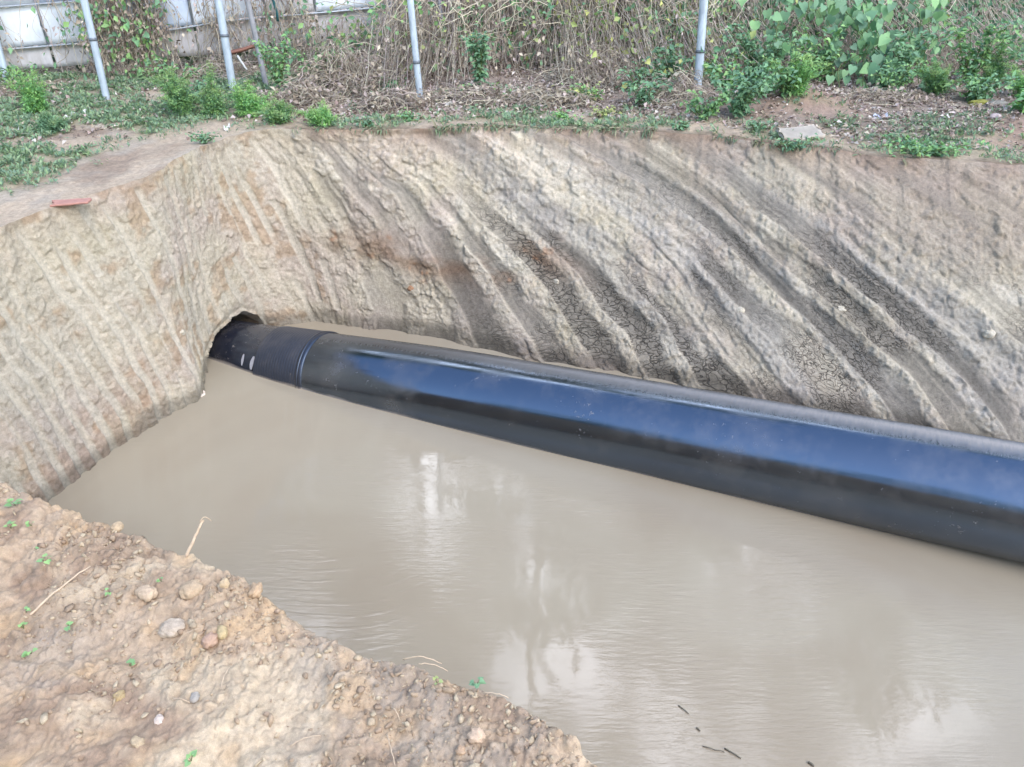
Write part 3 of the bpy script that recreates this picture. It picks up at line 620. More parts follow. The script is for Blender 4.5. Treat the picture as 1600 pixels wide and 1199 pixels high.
    def dash(px0, w_, a0, a1, bend):
        s0_ = station(px0); n1, n2 = 6, 14
        aa = np.linspace(a0, a1, n2); V = []
        P = lambda s, a, r: (lambda c, T: (lambda A, B: c + r * (A * math.cos(a) + B * math.sin(a)))(*(lambda A: (A, np.cross(A, T)))(np.cross(T, [0, 0, 1.]) / np.linalg.norm(np.cross(T, [0, 0, 1.])))))(np.array([np.interp(s, ax_s, ax_P[:, j]) for j in range(3)]), np.array([np.interp(s, ax_s, tanv[:, j]) for j in range(3)]))
        for i in range(n1):
            for j in range(n2):
                ww = w_ * (.35 + .65 * math.sin(math.pi * (j + .7) / (n2 + .4)))
                V.append(P(s0_ + (i / (n1 - 1) - .5) * ww + bend * (j / n2) ** 2, aa[j], PR - .0015))
        mk('paint_mark', V, grid(n1, n2), mat=MW, parent=root, smooth=True)
    dash(424, .024, .50, .78, -.0); dash(438.0, .036, .44, .76, .012)
    return station
station = pipe()

# ------------------------------------------------------------------ fence of sheet panels
def FY(x): return 8.85 + .205 * x
fdir = np.array([1, .205, 0]); fdir /= np.linalg.norm(fdir); fnrm = np.array([fdir[1], -fdir[0], 0])      # towards the camera
def box(c, sx, sy, sz):   # c centre, half sizes along fence dir, normal, up
    c = np.asarray(c, float); V = []
    for a in (-1, 1):
        for b in (-1, 1):
            for d in (-1, 1): V.append(c + fdir * a * sx + fnrm * b * sy + np.array([0, 0, d * sz]))
    Q = [(0, 1, 3, 2), (4, 6, 7, 5), (0, 4, 5, 1), (2, 3, 7, 6), (0, 2, 6, 4), (1, 5, 7, 3)]
    return np.array(V), np.array(Q)
def join(parts):
    V = []; Q = []; o = 0
    for v, q in parts: V.append(v); Q.append(q + o); o += len(v)
    return np.concatenate(V), np.concatenate(Q)
def bump_sheet(x0, x1, z0f, z1f, off, nx, nz, corr=0., per=.2, seed=0, thick=.012):
    """sheet standing in the fence plane with a slight buckle or corrugation, given thickness"""
    xs = np.linspace(x0, x1, nx); V = []
    for face in (0, 1):
        for x in xs:
            zz = np.linspace(z0f(x), z1f(x), nz)
            b = .008 * vn(np.full(nz, x * 2.1), zz * 2.5, seed) + corr * math.tanh(3 * math.sin(2 * math.pi * x / per))
            for z, bb in zip(zz, b):
                V.append(np.array([x, FY(x), z]) + fnrm * (off + bb - face * thick))
    g = grid(nx, nz); n = nx * nz
    Q = [g, g[:, ::-1] + n]
    e = []
    for i in range(nx - 1):
        for j in (0, nz - 1): a = i * nz + j; b = a + nz; e.append((a, b, b + n, a + n))
    for j in range(nz - 1):
        for i in (0, nx - 1): a = i * nz + j; b = a + 1; e.append((a, b, b + n, a + n))
    return np.array(V), np.concatenate(Q + [np.array(e)])
def zb(x): return np.interp(x, [-6, -4.4, -3.6, -1.25, 0, 3, 6], [.06, .09, .13, .22, .23, .45, .52])
def zm(x): return np.interp(x, [-6, -4.0, -2.8, -1.2, 0, 3, 6], [.2, .30, .45, .54, .56, .72, .8])
def zt_(x): return zm(x) + .36
def fence():
    root = thing('sheet_metal_fence', (-2, float(FY(-2)), 0), 'weathered pale blue and white sheet fence overgrown with dry vines', 'fence')
    root.location = (0, 0, 0)
    MP = [mat_plain('white_sheet', srgb(228, 232, 238), .45, nscale=3, namt=.14, bump=.001, col2=srgb(178, 186, 194), stretch=(1, 1, .5)),
          mat_plain('pale_blue_sheet', srgb(204, 216, 232), .45, nscale=3, namt=.16, bump=.001, col2=srgb(160, 172, 190), stretch=(1, 1, .5)),
          mat_plain('grey_white_sheet', srgb(202, 202, 206), .5, nscale=5, namt=.2, bump=.001, col2=srgb(166, 162, 158))]
    MB = mat_plain('dirty_grey_board', srgb(200, 198, 202), .8, nscale=9, namt=.25, bump=.003, col2=srgb(164, 158, 154), stretch=(1, 1, .35))
    MF = mat_plain('grey_rail', srgb(176, 182, 190), .5, metal=.2, nscale=30, namt=.25)
    xe = [-6.2, -5.3, -4.86, -4.42, -3.98, -3.1, -2.42, -1.95, -1.18, -.4, .5, 1.5, 2.6, 3.8, 5, 6.5]
    for i in range(len(xe) - 1):
        a, b = xe[i] + .012, xe[i + 1] - .012
        mk('panel', *bump_sheet(a, b, lambda x: zm(x) + .02, lambda x: zt_(x) - .008, 0, 14, 8, seed=i), mat=MP[(0, 1, 0, 0, 1, 0, 2, 0, 0, 2, 2, 2, 2, 1, 1)[i]], parent=root)
        mk('panel', *bump_sheet(a, b, lambda x: zt_(x) + .008, lambda x: 2.0, -.004, 14, 10, corr=.004, seed=i + 40), mat=MP[(1, 0, 0, 1, 0, 1, 2, 0, 0, 2, 2, 2, 2, 1, 1)[i]], parent=root)
        mk('kick_board', *bump_sheet(a, b, zb, lambda x: zm(x) - .004, -.02, 14, 5, seed=i + 80), mat=MB, parent=root)
        mk('stile', *box((xe[i], FY(xe[i]), (zm(xe[i]) + 2) / 2), .009, .011, (2 - zm(xe[i])) / 2), mat=MF, parent=root)
        n = 10
        for f in (zm, zt_):
            xs = np.linspace(xe[i], xe[i + 1], n); L = np.array([[[x, FY(x), f(x) + .006] for x in xs]]) + fnrm * .012
            v, q = tubes(L, [.009], 6, 1); mk('rail', v, q, mat=MF, parent=root)
fence()

def post(px0, py0, px1, py1, rad, label, mat, group='metal posts standing along the foot of the fence', square=False, z0=None, rings=True):
    b = at(px0, py0, 0.); b[2] = G(b[0], b[1]); 
    t = atY(px1, py1, b[1] + .05); dv = t - b; L = 1.75 / dv[2] if dv[2] > .05 else 2
    top = b + dv * L; low = b - dv * (.3 / dv[2])
    root = thing('fence_post', tuple(b), label, 'post', group)
    prof = [(0, rad * .99), (.02, rad), (.98, rad), (1, rad * .96)]
    dirn = (top - low); ln = np.linalg.norm(dirn); dirn /= ln
    a = np.cross(dirn, [0, 1, 0]); a /= np.linalg.norm(a); c = np.cross(dirn, a)
    n = 4 if square else 20; ph = np.pi / 4 if square else 0
    def lathe(pr, closed=True):
        th = np.arange(n) * 2 * np.pi / n + ph; V = []; Q = []
        k = 1.25 if square else 1
        for tt, r in pr:
            for h in th: V.append(low + dirn * ln * tt + (a * math.cos(h) + c * math.sin(h)) * r * k - b)
        for i in range(len(pr) - 1):
            for j in range(n): Q.append((i * n + j, i * n + (j + 1) % n, (i + 1) * n + (j + 1) % n, (i + 1) * n + j))
        return V, Q
    V, Q = lathe([(i / 30, rad * (1 + .01 * math.sin(i * 1.7))) for i in range(31)]); mk('pole', V, Q, mat=mat, parent=root, smooth=not square)
    V, Q = lathe([(1, rad * 1.08), (1.004, rad * 1.08), (1.006, .001)]); mk('cap', V, Q, mat=mat, parent=root)
    if rings:
        f = (.3 + rng.uniform(.25, .5)) / (2.05)
        V, Q = lathe([(f, rad * 1.0), (f + .001, rad * 1.14), (f + .012, rad * 1.14), (f + .013, rad * 1.0)]); mk('clamp_band', V, Q, mat=M_band, parent=root)
    return root
M_post = mat_plain('galvanised_post', srgb(186, 198, 208), .45, metal=.15, nscale=14, namt=.2, col2=srgb(150, 160, 170), stretch=(1, 1, .3))
M_post2 = mat_plain('dull_grey_post', srgb(142, 142, 146), .7, nscale=20, namt=.3)
M_band = mat_plain('dark_band', srgb(110, 116, 124), .5, metal=.3)
M_teal = mat_plain('teal_paint', srgb(40, 92, 96), .5)
post(14, 138, -6, 60, .028, 'pale blue grey post at the far left edge, beside a vine clump', M_post)
post(166, 152, 131, 0, .030, 'leaning pale grey post left of the vine covered panel gap', M_post)
post(365, 143, 341, 0, .034, 'thick pale grey post standing among the bright green weeds', M_post)
post(657, 159, 644, 30, .028, 'slim pale grey post whose top is wrapped in straw coloured vines', M_post)
post(1089, 150, 1100, 0, .036, 'silvery round post by the red soil heap, its foot in tangled stems', M_post)
post(416, 135, 391, 20, .024, 'dull dark grey post beside the white plastic scrap', M_post2, rings=False)
post(703, 112, 686, 0, .016, 'thin bluish pole half hidden behind straw vines', M_post2, rings=False)

def rod(name, p0, p1, r, mat, label, cat, group=None, bend=.0, sides=7, K=8, taper=.8):
    p0 = np.array(p0, float); p1 = np.array(p1, float); t = np.linspace(0, 1, K)[:, None]
    L = lerp(p0, p1, t) + np.array([0, 0, 1.]) * (np.sin(t * np.pi) * bend) + rng.normal(size=(K, 3)) * np.linalg.norm(p1 - p0) * .008
    v, q = tubes(L[None], [r], sides, taper)
    n = len(v); cap = [[i for i in range(sides)][::-1], [n - sides + i for i in range(sides)]]
    T = [(c[0], c[i], c[i + 1]) for c in cap for i in range(1, sides - 1)]
    c = v.mean(0); o = mk(name, v - c, q, T, mat=mat); o.location = c
    return tag(o, label, cat, group)
def fp(px, py, dz=0., Y=None):
    p = at(px, py, 0)
    for _ in range(3): p = at(px, py, float(G(p[0], p[1])))
    p[2] += dz; return p
rod('steel_rod', atY(423, 0, 8.2) + (0, 0, .4), atY(436, 34, 8.2), .018, M_teal, 'dark teal painted rod slanting down in front of the white panel', 'rod')
M_rustw = mat_plain('rusty_brown_wood', srgb(132, 92, 78), .85, nscale=25, namt=.35)
rod('wooden_batten', atY(352, 86, 7.95), atY(398, 73, 8.1), .022, M_rustw, 'reddish brown batten lying across the gap under the fence', 'batten', sides=4)
rod('white_stick', atY(371, 88, 7.8), atY(386, 110, 7.75), .011, mat_plain('white_pvc', srgb(208, 206, 200), .5), 'short white stick leaning below the reddish batten', 'stick')

# ------------------------------------------------------------------ plants
GR = [srgb(100, 152, 88), srgb(120, 170, 90), srgb(86, 134, 90), srgb(144, 186, 98)]
GB = [srgb(132, 192, 100), srgb(154, 206, 104), srgb(108, 168, 98)]
GD = [srgb(98, 146, 98), srgb(82, 128, 90), srgb(120, 164, 108)]
DRY = [srgb(172, 158, 140), srgb(150, 136, 124), srgb(190, 178, 160), srgb(134, 120, 108), srgb(176, 160, 154)]
STRAW = [srgb(200, 190, 168), srgb(178, 168, 148), srgb(160, 150, 134)]
YG = [srgb(168, 178, 92), srgb(186, 186, 96), srgb(150, 164, 88)]
def feather(p, h, wd, n_st, label, cols=GR, per=70, lf=.05, group='green weeds growing along the foot of the fence', cat='weed'):
    """bushy upright weed with fine divided leaves"""
    root = thing('leafy_weed', tuple(p), label, cat, group); K = 9
    ang = rng.uniform(0, 2 * np.pi, n_st); sp = rng.uniform(.1, 1, n_st) ** .7
    t = np.linspace(0, 1, K)
    hh = h * rng.uniform(.6, 1, n_st)
    L = np.zeros((n_st, K, 3)); sp *= rng.uniform(.5, 1.7, n_st); hh = hh * rng.uniform(.55, 1.15, n_st)
    L[..., 0] = (np.cos(ang) * sp)[:, None] * wd * t ** 1.3 + rng.normal(0, .01, n_st)[:, None]; L[..., 1] = (np.sin(ang) * sp)[:, None] * wd * t ** 1.3
    L[..., 2] = hh[:, None] * (t - .12 * t ** 2 * sp[:, None]); L += rng.normal(0, .004, L.shape)
    v, q = tubes(L, np.full(n_st, .0035), 4, .4); mk('stem', v, q, mat=M_gstem, parent=root)
    # side fronds
    N = n_st * per; si = rng.integers(0, n_st, N); tt = rng.uniform(.05, 1, N)
    base = np.stack([np.array([np.interp(a, t, L[s_, :, j]) for a, s_ in zip(tt, si)]) for j in range(3)], -1)
    d = unit(N); d[:, 2] = np.abs(d[:, 2]) * .5 + .15; d /= np.linalg.norm(d, axis=1, keepdims=True)
    fl = lf * rng.uniform(1.0, 2.2, N) * (1.25 - .75 * tt)
    k = 5; PP = []; DD = []; LL = []
    for j in range(k):
        f = (j + 1) / k; side = np.cross(d, unit(N)); side /= np.linalg.norm(side, axis=1, keepdims=True)
        PP.append(base + d * (fl * f)[:, None] - np.array([0, 0, 1]) * (fl * f * f * .25)[:, None]); DD.append(d * .7 + side * .8 * (1 if j % 2 else -1) + rng.normal(0, .15, (N, 3))); LL.append(fl * .38 * (1.2 - .6 * f))
    PP = np.concatenate(PP); DD = np.concatenate(DD); LL = np.concatenate(LL)
    V, T = leaves(PP, DD, unit(len(PP)) * .5 + np.array([0, 0, 1.]), LL, LL * .42)
    cc = tint(N, 1, cols, .2); cc = lerp(cc, cc * 0 + np.array(YG[1]), (sm(.65, 1, tt) * .35)[:, None]); cc = np.repeat(np.tile(cc, (k, 1)), 4, 0)
    mk('foliage', V, None, T, mat=M_leaf, parent=root, col=cc)
    return root
def broad(p, h, wd, n, label, cols=GR, lf=.06, heartl=False, group='green weeds growing along the foot of the fence', cat='weed', flat=.5, name='broad_leaf_weed', nst=10):
    root = thing(name, tuple(p), label, cat, group)
    K = 8; t = np.linspace(0, 1, K); a = rng.uniform(0, 2 * np.pi, nst); sp = rng.uniform(.2, 1, nst)
    L = np.zeros((nst, K, 3)); L[..., 0] = (np.cos(a) * sp)[:, None] * wd * t; L[..., 1] = (np.sin(a) * sp)[:, None] * wd * .6 * t; L[..., 2] = h * rng.uniform(.5, 1, nst)[:, None] * np.sin(t * 1.5)
    L += rng.normal(0, .012, L.shape) * t[None, :, None]
    v, q = tubes(L, np.full(nst, .004), 4, .5); mk('stem', v, q, mat=M_gstem, parent=root)
    si = rng.integers(0, nst, n); ki = rng.integers(1, K, n); P = L[si, ki] + rng.normal(0, .35 * lf, (n, 3)); 
    D = unit(n); D[:, 2] = D[:, 2] * .4 - .1; Nn = unit(n) * flat + np.array([0, -.35, 1.])
    sz = lf * rng.uniform(.6, 1.25, n)
    if heartl: V, T = heart(P, D, Nn, sz); k = 9
    else: V, T = leaves(P, D, Nn, sz, sz * .55, droop=.15); k = 4
    mk('foliage', V, None, T, mat=M_leaf, parent=root, col=tint(n, k, cols, .22))
    return root
W = [  # px, py, height, width, stems, label, colours
    (60, 178, .36, .17, 13, 'bright green feathery weed in front of the leftmost vine clump', GB),
    (82, 207, .15, .10, 8, 'small grey green weed below the leftmost bright weed, near white scraps', GD),
    (287, 182, .50, .20, 14, 'tallest feathery weed left of the thick pale post', GR),
    (337, 184, .42, .17, 12, 'feathery weed touching the left side of the thick pale post', GR),
    (390, 183, .32, .17, 14, 'round bright green weed just right of the thick pale post', GB),
    (437, 192, .24, .16, 10, 'dark green weed right at the trench rim beside the dry vine heap', GR),
    (503, 196, .17, .15, 9, 'low spreading green tuft on the rim below the dry vine heap', GB),
    (1238, 150, .50, .22, 12, 'light green shaggy weed standing behind the bare soil heap', GB),
    (1460, 148, .34, .22, 12, 'yellow tipped feathery weed behind the pale disc shaped stone', GR),
    (1548, 132, .52, .30, 15, 'large fern like weed near the right edge of the ground', GR),
    (1598, 152, .34, .24, 10, 'feathery weed cut by the right edge of the photo', GB),
]
for (px, py, h, wd, n, lab, cols) in W: feather(fp(px, py), h, wd, n, lab, cols, per=85, lf=.045)
broad(fp(1150, 185), .38, .42, 620, 'dark green leafy clump right of the silvery post', GD, .055, nst=16)
broad(fp(1095, 190), .22, .22, 220, 'leafy green clump at the foot of the silvery post', GR, .05)
broad(fp(1225, 150), .30, .30, 300, 'leafy clump leaning over the left side of the soil heap', GR, .055)
broad(fp(1385, 142), .22, .3, 190, 'leafy clump with yellow leaves above the twig pile', GD, .06)
broad(fp(1520, 158), .2, .26, 220, 'low leafy clump left of the mossy stone at right', GR, .06)
broad(fp(1600, 178), .18, .22, 150, 'pale green leafy clump at the right edge beside the mossy stone', GB, .07)
broad(fp(1010, 168), .2, .22, 160, 'leafy sprawl left of the silvery post among twigs', GD, .055)
broad(fp(750, 140), .55, .12, 330, 'upright green climber in the middle of the fence gap', GD, .06, nst=14)
broad(fp(440, 150), .5, .2, 260, 'twining green climber right of the dull dark post', GR, .05, nst=12)
broad(fp(1440, 240), .07, .42, 420, 'creeping green weed on the rim at the right end of the trench', GR, .045, nst=16, flat=.3)
broad(fp(1240, 232), .06, .2, 120, 'small creeping weed under the flat pale stone', GD, .035, nst=10)

for i, (x, y, h, wd, n, lab, cols) in enumerate([
    (2.3, 7.6, .55, .4, 520, 'dark leafy bush against the fence right of the silvery post', GD), (2.95, 7.7, .5, .4, 480, 'leafy bush behind the soil heap, under the heart leaves', GR),
    (3.6, 7.6, .45, .4, 420, 'dark green bush below the right end of the heart leaved vine', GD), (4.3, 7.7, .6, .45, 520, 'bush between the two feathery weeds at right', GR),
    (5.0, 7.6, .6, .45, 480, 'tall bush behind the large fern like weed', GD), (1.9, 7.2, .3, .35, 300, 'low bush just right of the silvery post foot', GR), (1.45, 7.5, .35, .3, 240, 'thin leafy bush behind the bare vine tangle', GD)]):
    broad(np.array([x, y, float(G(x, y))]), h, wd, n, lab, cols, .06, nst=16)
# heart leaf vine climbing the fence on the right
def heart_vine():
    lab = 'large heart leaved green vine climbing the overgrown fence at right'
    root = thing('heart_leaf_vine', tuple(fp(1330, 140)), lab, 'vine'); o = np.array(root.location)
    P = []
    Ls = []
    for i in range(16):
        x0 = rng.uniform(2.3, 3.9); top = rng.uniform(.5, 1.1); K = 12; t = np.linspace(0, 1, K)
        L = np.stack([x0 + .25 * np.sin(t * 3 + i) * t, 7.45 + .9 * t * 1.0 + rng.uniform(-.15, .15) + 0 * t, top * t ** .8 + .02], -1) + rng.normal(0, .015, (K, 3)); Ls.append(L - o)
    Ls = np.array(Ls); v, q = tubes(Ls, np.full(16, .005), 4, .6); mk('stem', v, q, mat=M_gstem, parent=root)
    n = 330; P = Ls[rng.integers(0, 16, n), rng.integers(1, 12, n)] + rng.normal(0, .07, (n, 3)) + np.array([0, -.1, 0])
    D = np.array([0, -.25, -1.]) + rng.normal(0, .45, (n, 3)); Nn = np.array([0, -1, .55]) + rng.normal(0, .35, (n, 3))
    V, T = heart(P, D, Nn, rng.uniform(.05, .115, n)); mk('foliage', V, None, T, mat=M_leaf, parent=root, col=tint(n, 9, [srgb(108, 158, 98), srgb(94, 144, 98), srgb(84, 126, 88), srgb(126, 172, 104)], .2))
heart_vine()

# dry vine curtains hanging on the fence
def curtain(x0, x1, n_st, n_dry, n_gr, label, off=.07, ztop=1.15, spread=.10, group='dry vine curtains hanging on the fence', gcols=GD, foot=0.0):
    xc = (x0 + x1) / 2; root = thing('dry_vine', (xc, float(FY(xc)), 0), label, 'vine', group); o = np.array(root.location)
    K = 11; t = np.linspace(0, 1, K)
    x = rng.uniform(x0, x1, n_st); zt2 = rng.uniform(.35, ztop, n_st); zl = np.where(rng.random(n_st) < .6, rng.uniform(-.02, .15, n_st), rng.uniform(.1, .5, n_st))
    zl = np.minimum(zl, zt2 - .15)
    L = np.zeros((n_st, K, 3)); ph = rng.uniform(0, 6.3, (n_st, 1)); am = rng.uniform(.01, .07, (n_st, 1))
    L[..., 0] = x[:, None] + am * np.sin(t * rng.uniform(3, 10, (n_st, 1)) + ph) + rng.normal(0, .10, n_st)[:, None] * t
    L[..., 2] = lerp(zt2[:, None], zl[:, None], t)
    out = off + spread * rng.uniform(0, 1, (n_st, 1)) + (foot + .05) * t ** 2 * rng.uniform(.2, 2.2, (n_st, 1)) + .03 * np.sin(t * rng.uniform(4, 9, (n_st, 1)) + ph)
    L[..., 1] = FY(L[..., 0]) - out
    L += rng.normal(0, .006, L.shape); L -= o
    v, q = tubes(L, rng.uniform(.0018, .0045, n_st), 3, .7)
    mk('stem', v, q, mat=M_vst, parent=root, col=tint(n_st, K * 3, STRAW + DRY, .2))
    for nm, n, cols, mat, s in (('dead_foliage', n_dry, DRY, M_dry, .045), ('green_foliage', n_gr, gcols, M_leaf, .068)):
        if not n: continue
        si = rng.integers(0, n_st, n); ki = rng.integers(0, K, n); P = L[si, ki] + rng.normal(0, .03, (n, 3)) - np.array([0, .07 if nm == 'green_foliage' else .02, 0])
        D = np.array([0, -.2, -.8]) + rng.normal(0, .55, (n, 3)); sz = rng.uniform(.5, 1.3, n) * s
        V, T = leaves(P, D, np.array([0, -1, .3]) + rng.normal(0, .6, (n, 3)), sz, sz * rng.uniform(.35, .8, n), fold=.35); mk(nm, V, None, T, mat=mat, parent=root, col=tint(n, 4, cols, .25))
M_vst = mat_leaf('dry_vine_stem', .85, .0)
curtain(-5.3, -4.72, 110, 420, 120, 'dry brown vine curtain over the panel at the far left edge')
curtain(-4.35, -4.0, 20, 30, 25, 'thin green and brown vine wisps between left panels')
curtain(-3.96, -3.28, 260, 1300, 330, 'dense brown vine curtain behind the leaning grey post', ztop=1.3, gcols=GR)
curtain(-3.0, -2.62, 60, 150, 0, 'sparse dry vine hanging left of the thick pale post', off=.03)
curtain(-2.55, -2.0, 90, 220, 70, 'dry vine tangle around the dull dark post')
curtain(-2.0, -1.3, 90, 160, 130, 'grey green vines hanging below the white panel', ztop=.5, gcols=GR, foot=.25)
curtain(-1.28, -.5, 330, 700, 40, 'straw coloured vine curtain draped round the slim post', spread=.3, foot=.7)
curtain(-.55, .45, 420, 1300, 330, 'grey vine mat right of the straw vines, over the dark gap', spread=.2, foot=.35)
curtain(.4, 1.3, 430, 1500, 420, 'brown vine mat with yellow leaves left of the silvery post', spread=.3, foot=.8, gcols=YG)
curtain(1.2, 2.3, 430, 1300, 1300, 'leafy vine mat behind the silvery post', spread=.25, foot=.8, gcols=GD + YG)
curtain(2.2, 3.4, 420, 900, 1700, 'vine mat behind the heart leaved vine', spread=.25, foot=.5)
curtain(3.3, 4.6, 420, 800, 1700, 'vine mat above the fern like weed at right', spread=.25, foot=.6)
curtain(4.5, 6.2, 300, 700, 1500, 'vine mat on the fence beyond the right edge', spread=.25, foot=.6)

def loops(x0, x1, n, label):
    xc = (x0 + x1) / 2; root = thing('bare_vine', (xc, float(FY(xc)), 0), label, 'vine', 'bare vine loops in front of the fence'); o = np.array(root.location)
    K = 16; t = np.linspace(0, 1, K); xa = rng.uniform(x0, x1, n); xb = xa + rng.uniform(-1, 1, n); za = rng.uniform(.1, 1.0, n); zb_ = rng.uniform(0, .8, n); sag = rng.uniform(-.3, .35, (n, 1))
    L = np.zeros((n, K, 3)); L[..., 0] = lerp(xa[:, None], xb[:, None], t) + .05 * np.sin(t * rng.uniform(3, 9, (n, 1)) + 1); L[..., 2] = np.maximum(lerp(za[:, None], zb_[:, None], t) + sag * np.sin(t * np.pi), .01)
    L[..., 1] = FY(L[..., 0]) - .35 - rng.uniform(0, .55, (n, 1)) - .15 * np.sin(t * np.pi) * rng.uniform(0, 2, (n, 1)); L += rng.normal(0, .008, L.shape); L -= o
    v, q = tubes(L, rng.uniform(.0025, .006, n), 4, .6); mk('stem', v, q, mat=M_vst, parent=root, col=tint(n, K * 4, STRAW, .15))
    m = n * 5; P = L[rng.integers(0, n, m), rng.integers(0, K, m)] + rng.normal(0, .02, (m, 3)); sz = rng.uniform(.03, .075, m)
    V, T = leaves(P, unit(m) - np.array([0, .2, .5]), unit(m) + np.array([0, -.8, .3]), sz, sz * .7); mk('green_foliage', V, None, T, mat=M_leaf, parent=root, col=tint(m, 4, GR + YG[:1], .2))
loops(-1.4, -.3, 45, 'bare vine loops around the slim post')
loops(-.3, .9, 50, 'bare vine loops over the grey vine mat, near the upright climber')
loops(.9, 2.2, 60, 'bare vine loops around the silvery post')
loops(2.2, 4.6, 60, 'bare vine loops in front of the bushes at right')
def heap(px, py, rx, ry, rz, n, nl, label, cols=STRAW + DRY, group='heaps of dead vines on the ground', lean=0.):
    p = fp(px, py); root = thing('dead_vine_heap', tuple(p), label, 'vine heap', group); K = 9; t = np.linspace(0, 1, K)
    a = rng.uniform(0, 6.28, n); r = np.sqrt(rng.uniform(0, 1, n)); c = np.stack([np.cos(a) * r * rx, np.sin(a) * r * ry, np.zeros(n)], -1)
    hh = rz * (1 - r ** 2) * rng.uniform(.2, 1, n) + .02; d = rng.uniform(0, 6.28, n); ln = rng.uniform(.15, .5, n) * max(rx, ry) * 1.6
    L = np.zeros((n, K, 3)); q_ = (t - .5)
    L[..., 0] = c[:, None, 0] + np.cos(d)[:, None] * ln[:, None] * q_ + rng.uniform(-.12, .12, (n, 1)) * q_ ** 2 * 4 + lean * t
    L[..., 1] = c[:, None, 1] + np.sin(d)[:, None] * ln[:, None] * q_ * .7 + rng.uniform(-.1, .1, (n, 1)) * q_ ** 2 * 4
    L[..., 2] = np.maximum(hh[:, None] * (1 - (q_ * 2) ** 2 * rng.uniform(.2, 1, (n, 1))) + rng.uniform(-.12, .2, (n, 1)) * q_, .003)
    L += rng.normal(0, .007, L.shape)
    v, q = tubes(L, rng.uniform(.0016, .0045, n), 3, .6); mk('stem', v, q, mat=M_vst, parent=root, col=tint(n, K * 3, cols, .22))
    if nl:
        P = L[rng.integers(0, n, nl), rng.integers(0, K, nl)] + rng.normal(0, .02, (nl, 3)); sz = rng.uniform(.025, .06, nl)
        V, T = leaves(P, unit(nl), unit(nl), sz, sz * .6, fold=.4); mk('dead_foliage', V, None, T, mat=M_dry, parent=root, col=tint(nl, 4, DRY, .25))
heap(540, 140, .45, .42, .42, 520, 900, 'big grey brown vine heap below the white panel')
heap(620, 170, .3, .2, .16, 160, 260, 'low dry vine heap at the foot of the slim pale post')
heap(930, 130, .5, .4, .34, 420, 250, 'straw pale vine heap right of the dark gap')
heap(1060, 160, .42, .3, .26, 260, 120, 'tangled bare vine heap beside the silvery post')
heap(1360, 160, .45, .16, .10, 170, 260, 'flat heap of bleached twigs on top of the soil heap')
heap(1180, 95, .6, .4, .5, 120, 40, 'loose arching vines right of the silvery post')
heap(350, 120, .35, .3, .2, 130, 120, 'dry twigs under the reddish batten')
heap(760, 160, .5, .2, .12, 260, 420, 'low straggle of dead stems below the upright climber')
heap(860, 165, .4, .2, .14, 220, 300, 'low straggle of dead stems below the straw pale heap')
heap(470, 165, .35, .18, .2, 220, 300, 'grey stem straggle at the left foot of the big vine heap')
heap(1290, 120, .5, .3, .4, 170, 60, 'arching dry stems over the heart leaved vine foot')
heap(1480, 110, .5, .3, .45, 170, 60, 'arching dry stems between the feathery weeds at right')
heap(30, 150, .3, .2, .1, 90, 200, 'small heap of reddish dead leaves at the far left')

# ------------------------------------------------------------------ litter, low weeds
def litter():
    n = 21000
    x = rng.uniform(-5.5, 5.5, n * 3); y = rng.uniform(5.4, 9, n * 3)
    dr = rim_dist(x, y); w_ = sm(.12, .45, dr) * sm(-2.6, -1.6, x) + .28 * (x <= -2.2) * sm(.6, 1.2, dr); w_ = w_ * (.35 + .65 * sm(-.3, .2, fbm(x * 3, y * 3, 2, 500)))
    inside = y > np.interp(x, RP[:, 0][::1], RP[:, 1])if False else y > 0
    bare = np.exp(-(((x - 2.45) / .4) ** 2 + ((y - 6.45) / .28) ** 2)) + .9 * np.exp(-(((x - 4.0) / .35) ** 2 + ((y - 5.75) / .25) ** 2)); w_ = w_ * np.clip(1 - bare, 0, 1)
    ok = (rng.random(n * 3) < w_) & (y > rim_y(x)); x = x[ok][:n]; y = y[ok][:n]; n = len(x)
    P = np.stack([x, y, G(x, y) + rng.uniform(.003, .03, n)], -1); D = unit(n); D[:, 2] *= .35
    sz = rng.uniform(.015, .055, n); V, T = leaves(P, D, unit(n) * .6 + np.array([0, 0, 1.]), sz, sz * rng.uniform(.3, .8, n), fold=.4, droop=.1)
    o = mk('leaf_litter', V, None, T, mat=M_dry, col=tint(n, 4, DRY + [srgb(204, 194, 184), srgb(188, 174, 168), srgb(178, 156, 150), srgb(126, 108, 98)], .25))
    tag(o, 'dead leaves and chips scattered along the foot of the fence', 'leaf litter', None, 'stuff')
    n = 900; ok = rng.integers(0, len(P), n); c = P[ok]; K = 4; a = rng.uniform(0, 6.28, n); ln = rng.uniform(.04, .22, n); q_ = np.linspace(-.5, .5, K)
    L = c[:, None] + np.stack([np.cos(a)[:, None] * ln[:, None] * q_, np.sin(a)[:, None] * ln[:, None] * q_, np.zeros((n, K)) + .012], -1) + rng.normal(0, .004, (n, K, 3))
    v, q = tubes(L, rng.uniform(.001, .003, n), 3, .7); o = mk('twig_litter', v, q, mat=M_vst, col=tint(n, K * 3, STRAW, .2)); tag(o, 'fine twigs scattered over the dead leaves', 'twigs', None, 'stuff')
def rim_y(x):
    r = curve(RP, np.arange(0, S_END - 1, .03)); i = np.argsort(r[:, 0]); return np.interp(x, r[i, 0], r[i, 1])
litter()
